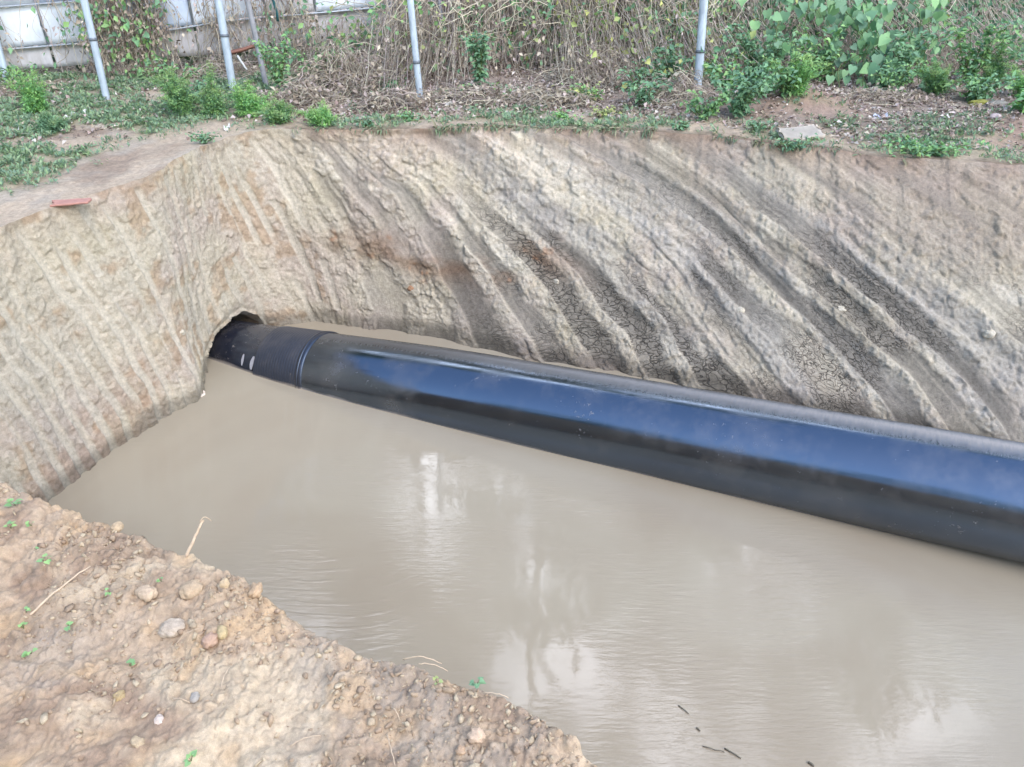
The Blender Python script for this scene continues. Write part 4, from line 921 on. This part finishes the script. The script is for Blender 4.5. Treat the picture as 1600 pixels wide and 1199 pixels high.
def weeds():
    N = 420000; x = rng.uniform(-5.6, 4.8, N); y = rng.uniform(3.6, 8, N)
    okk = (y > rim_y(x) + .03) | (x < -2.9); x = x[okk]; y = y[okk]
    g = green_mask(x, y); ok = rng.random(len(x)) < g * .9; x = x[ok][:150000]; y = y[ok][:150000]; n = len(x)
    # clumps: pull each leaf towards its tuft centre
    cx = np.floor(x * 14) / 14 + h3(np.floor(x * 14), np.floor(y * 14), x * 0, 3) / 14; cy = np.floor(y * 14) / 14 + h3(np.floor(x * 14), np.floor(y * 14), x * 0, 4) / 14
    keep = h3(np.floor(x * 14), np.floor(y * 14), x * 0, 6) < .75; x = lerp(x, cx, .35)[keep]; y = lerp(y, cy, .35)[keep]; cxk = cx[keep]; cyk = cy[keep]; n = len(x)
    P = np.stack([x, y, G(x, y) + rng.uniform(0, .018, n)], -1); D = np.stack([x - cxk, y - cyk, np.abs(rng.normal(0, .02, n)) + .012], -1) + rng.normal(0, .012, (n, 3))
    sz = rng.uniform(.014, .046, n); V, T = leaves(P, D, unit(n) * .5 + np.array([0, 0, 1.]), sz, sz * rng.uniform(.22, .5, n), fold=.2, droop=.1)
    # tufts hanging over the rim
    m = 9000; ki = rng.integers(0, NS, m); g2 = fbm(S[ki] * 3.0, S[ki] * 0, 3, 700) + .25 * fbm(S[ki] * 11, S[ki] * 0, 2, 702); ki = ki[(g2 > rng.uniform(-.15, .5, m)) & (rim[ki][:, 0] > -1.7)]; m = len(ki)
    P3 = wall_top[ki] + np.concatenate([outw[ki] * rng.uniform(-.01, .07, (m, 1)), rng.uniform(-.005, .012, (m, 1))], 1); D3 = np.concatenate([-outw[ki] * rng.uniform(.2, 1, (m, 1)), rng.uniform(-.9, .35, (m, 1))], 1) + rng.normal(0, .3, (m, 3))
    z3 = rng.uniform(.02, .075, m); V3, T3 = leaves(P3, D3, unit(m) * .5 + np.array([0, -.3, 1.]), z3, z3 * rng.uniform(.1, .3, m), fold=.2, droop=.3)
    o = mk('overhanging_grass', V3, None, T3, mat=M_leaf, col=tint(m, 4, [srgb(122, 140, 96), srgb(150, 140, 104), srgb(108, 132, 92), srgb(160, 146, 116)], .2)); tag(o, 'thin green and straw blades hanging over the trench rim', 'grass', None, 'stuff')
    o = mk('low_weeds', V, None, T, mat=M_leaf, col=tint(n, 4, [srgb(120, 150, 108), srgb(104, 136, 100), srgb(138, 168, 110), srgb(94, 122, 92), srgb(150, 168, 120)], .2))
    tag(o, 'low green weeds and grass in patches on the bare soil', 'weeds', None, 'stuff')
weeds()
def beyond():
    n = 16000; x = rng.uniform(-8, 9, n); y = FY(x) + rng.uniform(.25, 1.2, n); z = rng.uniform(0, 1, n) ** .8 * 1.6
    V, T = leaves(np.stack([x, y, z], -1), unit(n), unit(n), rng.uniform(.06, .14, n), rng.uniform(.03, .07, n)); o = mk('undergrowth', V, None, T, mat=M_leaf, col=tint(n, 4, [srgb(70, 92, 56), srgb(88, 100, 58), srgb(52, 70, 48)], .2))  # dark leaves added so the gap under the fence looks dark
    tag(o, 'dark undergrowth added behind the fence to darken the gap under it', 'undergrowth', None, 'stuff')
beyond()

# ------------------------------------------------------------------ stones, clods, scraps
def ico(sub=2):
    import bmesh
    bm = bmesh.new(); bmesh.ops.create_icosphere(bm, subdivisions=sub, radius=1); V = np.array([v.co[:] for v in bm.verts]); T = np.array([[v.index for v in f.verts] for f in bm.faces]); bm.free(); return V, T
IV1, IT1 = ico(1); IV3, IT3 = ico(4)
def stone(name, p, sx, sy, sz, col, label, cat, group=None, seed=1, rz=0., rough=.34, mat=None, sink=.62):
    v = IV3.copy(); r = 1 + rough * fbm(v[:, 0] * 1.6 + seed * 7, v[:, 1] * 1.6 + v[:, 2] * 1.3, 4, seed) + .26 * fbm(v[:, 0] * 4, v[:, 1] * 4 + v[:, 2] * 3, 5, seed + 3, .7) - .10 * clods(v[:, 0] + v[:, 2], v[:, 1] - v[:, 2], 2.6, seed, .2, .7)
    v = v * r[:, None]; v = np.sign(v) * np.abs(v) ** .88 * [sx, sy, sz]
    c, s_ = math.cos(rz), math.sin(rz); v = v @ np.array([[c, s_, 0], [-s_, c, 0], [0, 0, 1]])
    cc = np.array(col) * (.86 if cat == 'clod' and group == GC else 1) * (1 + .12 * fbm(v[:, 0] * 20 / max(sx, .01) * .1, v[:, 1] * 20, 3, seed))[:, None]
    o = mk(name, v, None, IT3, mat=mat or M_near, col=cc, smooth=True); p = np.array(p); o.location = (p[0], p[1], p[2] + sz * (1 - sink) * .8)
    return tag(o, label, cat, group)
GC = 'loose clods and stones on the near bank'
NSN = [(745, 1152, .021, .018, .016, (196, 170, 146), 'angular pinkish stone, the largest loose one near the bank edge at bottom'),
       (328, 1003, .022, .02, .018, (190, 158, 136), 'smooth reddish clod in the middle of the near bank'),
       (348, 990, .020, .014, .014, (194, 172, 132), 'yellowish clod touching the smooth reddish clod'),
       (352, 915, .012, .014, .016, (196, 172, 140), 'small upright tan clod at the crest of the near bank'),
       (183, 826, .020, .016, .013, (190, 166, 136), 'light orange clod on the bank edge near the pit corner'),
       (250, 1127, .013, .011, .010, (204, 186, 172), 'pale pinkish pebble in the lower part of the bank'),
       (215, 1163, .017, .014, .013, (192, 170, 140), 'tan clod at the bottom left of the bank'),
       (187, 1090, .014, .013, .012, (184, 160, 120), 'ochre clod in the left lower half of the bank'),
       (305, 1092, .015, .012, .010, (172, 164, 154), 'greyish clod beside the small straw twig'),
       (230, 930, .03, .024, .02, (196, 172, 146), 'broad light clod above the single leaf seedling'),
       (300, 925, .034, .026, .022, (188, 164, 136), 'largest rounded clod at the bank crest right of the broad clod'),
       (270, 985, .03, .034, .018, (194, 176, 156), 'flattish cream clod left of the smooth reddish clod'),
       (720, 1175, .012, .010, .009, (190, 160, 132), 'small clod below the angular pinkish stone'),
       (115, 1195, .014, .012, .010, (186, 158, 130), 'clod cut by the bottom edge at left'),
       (400, 925, .026, .018, .015, (186, 158, 128), 'orange tinted clod at the water side of the crest')]
for i, (px, py, a, b, c, col, lab) in enumerate(NSN):
    stone('soil_clod' if 'clod' in lab else 'pebble', near_point(px, py), a, b, c, srgb(*col), lab, 'clod' if 'clod' in lab else 'stone', GC, seed=i + 3, rz=i)
def crumbs():
    n = 10000; k = rng.integers(0, len(nb_e), n * 2); d = rng.uniform(0, 1, n * 2) ** 1.2 * 1.25
    P = nb_e[k] + nb_o[k] * d[:, None]; x, y = P[:, 0], P[:, 1]
    dens = sm(-.35, .35, fbm(x * 4, y * 4, 3, 600) + .35 * sm(-.9, -.2, x)); ok = (rng.random(n * 2) < dens) & (x > -2.3) & (x < .7); x = x[ok][:n]; y = y[ok][:n]; d = d[ok][:n]; n = len(x)
    r = .0022 + .0075 * rng.random(n) ** 4
    z = near_z(x, y, d) + r * .35
    q = rng.normal(size=(n, 3, 3)) * .33 + np.eye(3)
    V = np.einsum('vi,nij->nvj', IV1, q) * (r[:, None, None] * rng.uniform(.55, 1.35, (n, len(IV1), 1))) * np.array([1, 1, .8]) + np.stack([x, y, z], -1)[:, None]
    T = IT1[None] + (np.arange(n) * len(IV1))[:, None, None]
    o = mk('soil_crumbs', V.reshape(-1, 3), None, T.reshape(-1, 3), mat=M_near, smooth=False, col=tint(n, len(IV1), [srgb(178, 158, 132), srgb(168, 146, 122), srgb(160, 138, 116), srgb(186, 168, 142)], .07))
    tag(o, 'countless small soil crumbs strewn over the near bank', 'soil crumbs', None, 'stuff')
crumbs()
# rim scraps
M_brick = mat_plain('red_brick', srgb(172, 126, 114), .85, nscale=30, namt=.2)
def slab(name, p, sx, sy, sz, rz, mat, label, cat, group=None, tilt=0., curl=0., seed=0):
    n = 13; u = np.linspace(-1, 1, n); X, Y = np.meshgrid(u, u, indexing='ij')
    edge = 1 + .12 * vn(X * 2 + seed, Y * 2, seed + 5)
    Z = curl * (X ** 2 + .4 * Y ** 2 * X) + .15 * sz * vn(X * 3, Y * 3, seed)
    top = np.stack([X * sx * edge, Y * sy * (1 + .15 * vn(X * 2.3, Y * 1.7 + seed, seed)), Z + sz + tilt * Y], -1).reshape(-1, 3); bot = top - [0, 0, sz]
    g = grid(n, n); N = n * n; e = []
    for i in range(n - 1):
        for j in (0, n - 1): a = i * n + j; b = a + n; e.append((a, b, b + N, a + N)); a = j * n + i; b = a + 1; e.append((a, b, b + N, a + N))
    c, s_ = math.cos(rz), math.sin(rz); V = np.concatenate([top, bot]) @ np.array([[c, s_, 0], [-s_, c, 0], [0, 0, 1]])
    o = mk(name, V, np.concatenate([g, g[:, ::-1] + N, np.array(e)]), mat=mat); o.location = tuple(p); return tag(o, label, cat, group)
slab('broken_tile', fp(112, 318), .10, .040, .012, .25, M_brick, 'pinkish red broken tile lying on the left rim of the trench', 'tile', seed=3)
slab('flat_stone', fp(1248, 216, .01), .16, .10, .03, .12, mat_plain('pale_stone', srgb(168, 158, 146), .85, nscale=8, namt=.2), 'flat pale stone slab resting on the far rim of the trench', 'stone', seed=8, tilt=.01, curl=.012)
MWs = mat_plain('white_scrap', srgb(216, 214, 210), .6, nscale=12, namt=.12); MLs = mat_plain('bluish_plastic', srgb(188, 194, 210), .4, nscale=12, namt=.15)
SC = [(125, 181, .055, .03, .5, MWs, 'larger white scrap lying right of the leftmost bright weed'), (107, 187, .03, .018, -.3, MWs, 'smaller white scrap just left of the larger one'), (65, 196, .035, .02, .1, MWs, 'white scrap on the soil below the bright weed'), (27, 208, .02, .012, .1, MWs, 'tiny white scrap near the left edge'),
      (417, 90, .05, .06, .8, MWs, 'white plastic scrap beside the dull dark post'), (985, 135, .06, .06, .3, MLs, 'crumpled bluish plastic bag among dead leaves'), (355, 203, .022, .018, .3, MWs, 'white scrap on the rim under the tall feathery weeds'), (1375, 185, .05, .03, -.4, MLs, 'bluish plastic scrap on the soil right of the heap'), (1477, 189, .03, .02, .4, MWs, 'white chip between the twig heap and the red soil'), (700, 165, .03, .015, .2, MWs, 'white chip in the grass right of the slim post')]
for i, (px, py, a, b, rz, mt, lab) in enumerate(SC): slab('plastic_scrap', fp(px, py, .004 if py > 100 else .1), a, b, .004, rz, mt, lab, 'scrap', 'pale scraps on the far ground', tilt=.01, curl=.02, seed=i + 20)
stone('flat_stone', fp(1419, 158), .062, .035, .016, srgb(208, 206, 176), 'pale disc shaped stone under the feathery weeds at right', 'stone', None, 31, .1, .06)
stone('mossy_stone', fp(1556, 168), .09, .06, .04, srgb(128, 124, 116), 'dark rounded stone with moss beside it at right', 'stone', None, 33, .1)
stone('moss_mound', fp(1530, 166), .09, .05, .035, srgb(142, 140, 74), 'yellow green moss mound left of the dark stone', 'moss', None, 35, .1)
stone('grey_stone', fp(1555, 185), .05, .04, .025, srgb(182, 166, 164), 'pinkish grey stone below the dark mossy stone', 'stone', None, 37, .5)
stone('grey_stone', fp(1405, 182), .04, .03, .02, srgb(150, 140, 132), 'brownish stone right of the pale disc shaped stone', 'stone', None, 38, .5)
stone('wall_clod', at(305, 618, WATER) + np.array([.02, 0, -.03]), .06, .04, .05, srgb(206, 192, 178), 'pale lump at the waterline below the tunnel mouth', 'clod', None, 39, .5)
# a few clods stuck on the far wall
def wall_point(px, py):
    o = np.array([0, 0, CAMH]); d = Vector(ray(px, py)).normalized()
    ob = bpy.data.objects['trench_wall']; h, loc, nr, i = ob.ray_cast(Vector(o), d); return (np.array(loc), np.array(nr)) if h else (None, None)
for i, (px, py, r, lab) in enumerate([(1315, 482, .045, 'round pale clod stuck in the middle of the far wall'), (870, 440, .03, 'small clod on the brown band of the far wall'), (1545, 520, .04, 'pale clod on the far wall near the right edge'), (1155, 485, .032, 'clod on the far wall left of the round pale clod'), (285, 520, .03, 'clod on the left wall near the tunnel mouth'), (640, 452, .03, 'rusty clod on the brown band left part')]):
    L, nn = wall_point(px, py)
    if L is not None: stone('wall_clod', L - nn * r * (.5 if nn @ (-L) > 0 else -.5) - np.array([0, 0, r * .35]), r, r * .9, r * .8, srgb(188, 178, 160) if i != 5 else srgb(150, 116, 90), lab, 'clod', 'clods stuck in the trench walls', 50 + i, i)

# twigs on the near bank
MT = mat_plain('pale_twig', srgb(196, 172, 146), .8, nscale=50, namt=.25); MTd = mat_plain('dark_twig', srgb(98, 92, 80), .8, nscale=50, namt=.25)
GT = 'twigs lying on the near bank'
def nrod(a, b, r, lab, bend=.01, mat=MT, lift=(0, 0)):
    p0 = near_point(*a); p1 = near_point(*b); p0[2] += .006 + lift[0]; p1[2] += .006 + lift[1]; return rod('twig', p0, p1, r, mat, lab, 'twig', GT, bend, 6, 12, .6)
nrod((48, 965), (143, 888), .0036, 'long straight straw twig on the left of the near bank', .012)
nrod((292, 872), (326, 842), .0055, 'stubby broken stick poking out over the water', .004, lift=(.0, .07))
nrod((322, 846), (338, 841), .002, 'curled pale bark strip at the end of the broken stick', .018, lift=(.075, .065))
nrod((272, 1096), (297, 1101), .0018, 'small pale straw twig beside the greyish clod')
nrod((455, 1168), (502, 1152), .0018, 'thin reddish twig at the lower middle of the bank')
nrod((630, 1034), (690, 1040), .0018, 'upper curved straw twig overhanging the bank edge', .02)
nrod((655, 1040), (700, 1052), .0016, 'lower straw twig overhanging the bank edge', .012)
nrod((755, 1086), (795, 1094), .0016, 'short straw twig right of the small green sprout')
nrod((612, 1110), (626, 1130), .0018, 'bent straw twig in the crumbs left of the angular stone', .02)
nrod((605, 1150), (618, 1199), .0016, 'grey forked twig at the bottom edge of the bank', .008)
nrod((345, 1080), (360, 1045), .0012, 'hair thin upright straw by the reddish clod', .01)
nrod((275, 1010), (312, 985), .0013, 'fine grass straw crossing the smooth reddish clod', .012)
# floating bits
def floater(a, b, r, lab): rod('twig', at(a[0], a[1], WATER + .004), at(b[0], b[1], WATER + .004), r, MTd, lab, 'twig', 'dark bits floating on the water', .002, 5, 6, .7)
floater((1098, 1167), (1132, 1176), .0025, 'longest dark twig floating on the water at bottom')
floater((1132, 1170), (1158, 1186), .004, 'leafy dark sprig floating beside the longest twig')
floater((1060, 1103), (1076, 1116), .003, 'small dark twig floating above the longest one')
floater((1088, 1138), (1094, 1143), .004, 'dark speck floating between the two twigs')
floater((1263, 1192), (1272, 1198), .006, 'dark bit floating at the bottom edge of the photo')

# seedlings
def seedling(px, py, n, r, lab, cols=GB):
    p = near_point(px, py); root = thing('seedling', tuple(p), lab, 'seedling', 'green seedlings on the near bank')
    K = 5; t = np.linspace(0, 1, K); L = np.zeros((n, K, 3)); a = rng.uniform(0, 6.28, n); 
    L[..., 0] = np.cos(a)[:, None] * r * .45 * t ** 1.5; L[..., 1] = np.sin(a)[:, None] * r * .45 * t ** 1.5; L[..., 2] = .004 + r * rng.uniform(.5, 1.1, n)[:, None] * t
    v, q = tubes(L, np.full(n, .0007), 4, .7); mk('stem', v, q, mat=M_gstem, parent=root)
    P = L[:, -1]; D = np.stack([np.cos(a), np.sin(a), rng.uniform(-.2, .4, n)], -1); sz = r * rng.uniform(.6, 1.0, n)
    V, T = heart(P, D, np.array([0, 0, 1.]) + rng.normal(0, .25, (n, 3)), sz); mk('foliage', V, None, T, mat=M_leaf, parent=root, col=tint(n, 9, [srgb(132, 178, 96), srgb(152, 192, 104), srgb(116, 162, 90)] if cols is GB else cols, .12), smooth=True)
SD = [(25, 793, 6, .022, 'largest seedling at the top left of the near bank'), (18, 828, 5, .016, 'seedling left of its twin under the largest one'), (50, 824, 4, .013, 'seedling right of its twin under the largest one'),
      (73, 882, 6, .018, 'bright seedling above the long straw twig'), (173, 930, 4, .014, 'single leaf seedling in the clods'), (253, 911, 4, .010, 'dark small seedling below the bank crest'), (107, 985, 5, .015, 'seedling right of the end of the straw twig'),
      (42, 960, 4, .012, 'seedling at the lower tip of the straw twig'), (38, 985, 4, .014, 'seedling just below the straw twig tip'), (50, 1024, 5, .017, 'seedling near the left edge at middle height'), (204, 1044, 5, .014, 'seedling at the centre of the near bank'),
      (683, 1070, 4, .013, 'yellow green sprout on the bank edge'), (745, 1072, 9, .018, 'bluish green sprout overhanging the water'), (300, 1192, 7, .016, 'pale seedling at the bottom edge'), (57, 862, 3, .009, 'tiny dark sprout above the bright seedling')]
for i, (px, py, n, r, lab) in enumerate(SD): seedling(px, py, n, r, lab, GB if i not in (11, 12) else (YG if i == 11 else GD))
# roots or straws in the lip of the far bank
def rim_weeds():
    for i, (px, py, lab) in enumerate([(640, 190, 'green tuft on the far rim below the slim post'), (880, 190, 'green tuft on the far rim below the straw heap'), (575, 200, 'green tuft on the far rim below the big vine heap'), (1060, 205, 'lone small green sprig on the far rim'), (945, 185, 'yellow green tuft on the far rim'), (320, 225, 'low tuft on the inner left rim'), (1180, 207, 'grey green tuft on the rim left of the flat pale stone')]):
        broad(fp(px, py), .07, .13, 110, lab, (GR, GB, GD, GD, YG, GD, GD)[i], .032, nst=9, group='small green tufts on the far rim')
rim_weeds()
# sprawling plants that fill the foot of the fence
for i, (x, y, h, wd, n, lab, cols) in enumerate([
    (-4.5, 7.35, .22, .35, 260, 'sprawling green patch under the first white panels at left', GR), (-3.1, 7.5, .26, .35, 260, 'green sprawl below the dense brown vine curtain', GR),
    (-2.75, 6.95, .16, .3, 240, 'low green sprawl left of the tallest feathery weed', GD), (-1.75, 7.5, .35, .3, 260, 'pale green climber in front of the big vine heap', GR),
    (-1.2, 7.3, .12, .3, 160, 'thin green sprawl at the left foot of the slim post', GD), (-.2, 7.0, .1, .35, 170, 'flat green sprawl in the litter between the slim post and the climber', GR),
    (.65, 6.9, .14, .35, 220, 'green and yellow sprawl below the straw pale vine heap', YG + GR), (1.15, 7.2, .25, .3, 240, 'green sprawl climbing the bare vine tangle', GD),
    (2.1, 6.75, .16, .3, 240, 'bright sprawl running down the left side of the soil heap', GB), (3.4, 7.2, .3, .3, 260, 'leafy sprawl behind the bleached twig heap', GR),
    (4.05, 6.95, .25, .35, 280, 'leafy sprawl between the disc shaped stone and the moss', GD), (4.7, 6.9, .3, .35, 300, 'leafy sprawl behind the mossy stone', GR)]):
    broad(np.array([x, y, float(G(x, y))]), h, wd, n, lab, cols, .045, nst=14)

# ------------------------------------------------------------------ trees that the water and the pipe mirror
rng = np.random.default_rng(5)
def tree(x, y, h, rad, label, n=7200, seed=0, lf=.34, zc=None):
    root = thing('tree', (x, y, 0), label, 'tree', 'trees around the pit'); zc = zc or h * .54
    K = 9; t = np.linspace(0, 1, K); L = np.zeros((1, K, 3)); L[0, :, 2] = t * h * .8 - .2; L[0, :, 0] = .2 * np.sin(t * 3 + seed); v, q = tubes(L, [.2], 10, .25); mk('trunk', v, q, mat=M_bark, parent=root, smooth=True)
    B = np.zeros((12, K, 3)); a = rng.uniform(0, 6.28, 12); z0 = rng.uniform(.3, .7, 12) * h
    B[..., 0] = np.cos(a)[:, None] * t * rad * .75; B[..., 1] = np.sin(a)[:, None] * t * rad * .75; B[..., 2] = z0[:, None] + t * h * .22
    v, q = tubes(B, np.full(12, .08), 6, .3); mk('limb', v, q, mat=M_bark, parent=root)
    nc = 46 if y > 0 else 34; c = unit(nc) * (rng.uniform(.2, 1, (nc, 1)) ** .5) * np.array([rad, rad, (h - zc) * (1 if y < 0 else 1.0)]) * .9 + np.array([0, 0, zc]); cr = rng.uniform(.16, .32, nc) * rad
    k = rng.integers(0, nc, n); P = c[k] + unit(n) * (rng.uniform(0, 1, (n, 1)) ** .5) * cr[k][:, None]
    sz = rng.uniform(.6, 1.2, n) * lf; V, T = leaves(P, unit(n), unit(n), sz, sz * .6); mk('crown', V, None, T, mat=M_leaf, parent=root, col=tint(n, 4, [srgb(70, 96, 52), srgb(84, 110, 58), srgb(58, 82, 50)], .25))
tree(-6.5, 13.5, 18, 4.4, 'tall tree beyond the left part of the fence', seed=1)
tree(.8, 14.5, 23, 4.6, 'tallest tree beyond the middle of the fence', seed=2)
tree(8.5, 14.5, 20, 4.8, 'tree beyond the right part of the fence', seed=3)
tree(-2.4, 16, 17, 3.8, 'slender tree beyond the fence left of the tallest tree', seed=10, n=7000)
tree(-12.5, 12.5, 15, 4.2, 'tree beyond the far left end of the fence', seed=8, n=6000)
tree(4.4, 17, 17, 4.2, 'lower tree between the tallest tree and the right one', seed=9, n=6000)
tree(-8, -5.5, 6.5, 3.2, 'tree behind the near bank on the left', n=3500, seed=4, lf=.28, zc=3.2)
tree(-2.5, -8.5, 6.6, 3.4, 'tree behind the near bank, straight back', n=3500, seed=5, lf=.28, zc=3.2)
tree(3.5, -8.5, 6.4, 3.4, 'tree behind the near bank on the right', n=3500, seed=6, lf=.28, zc=3.2)
tree(9.5, -9.0, 7.0, 3.6, 'tree behind the near bank far to the right', n=3500, seed=7, lf=.28, zc=3.4)
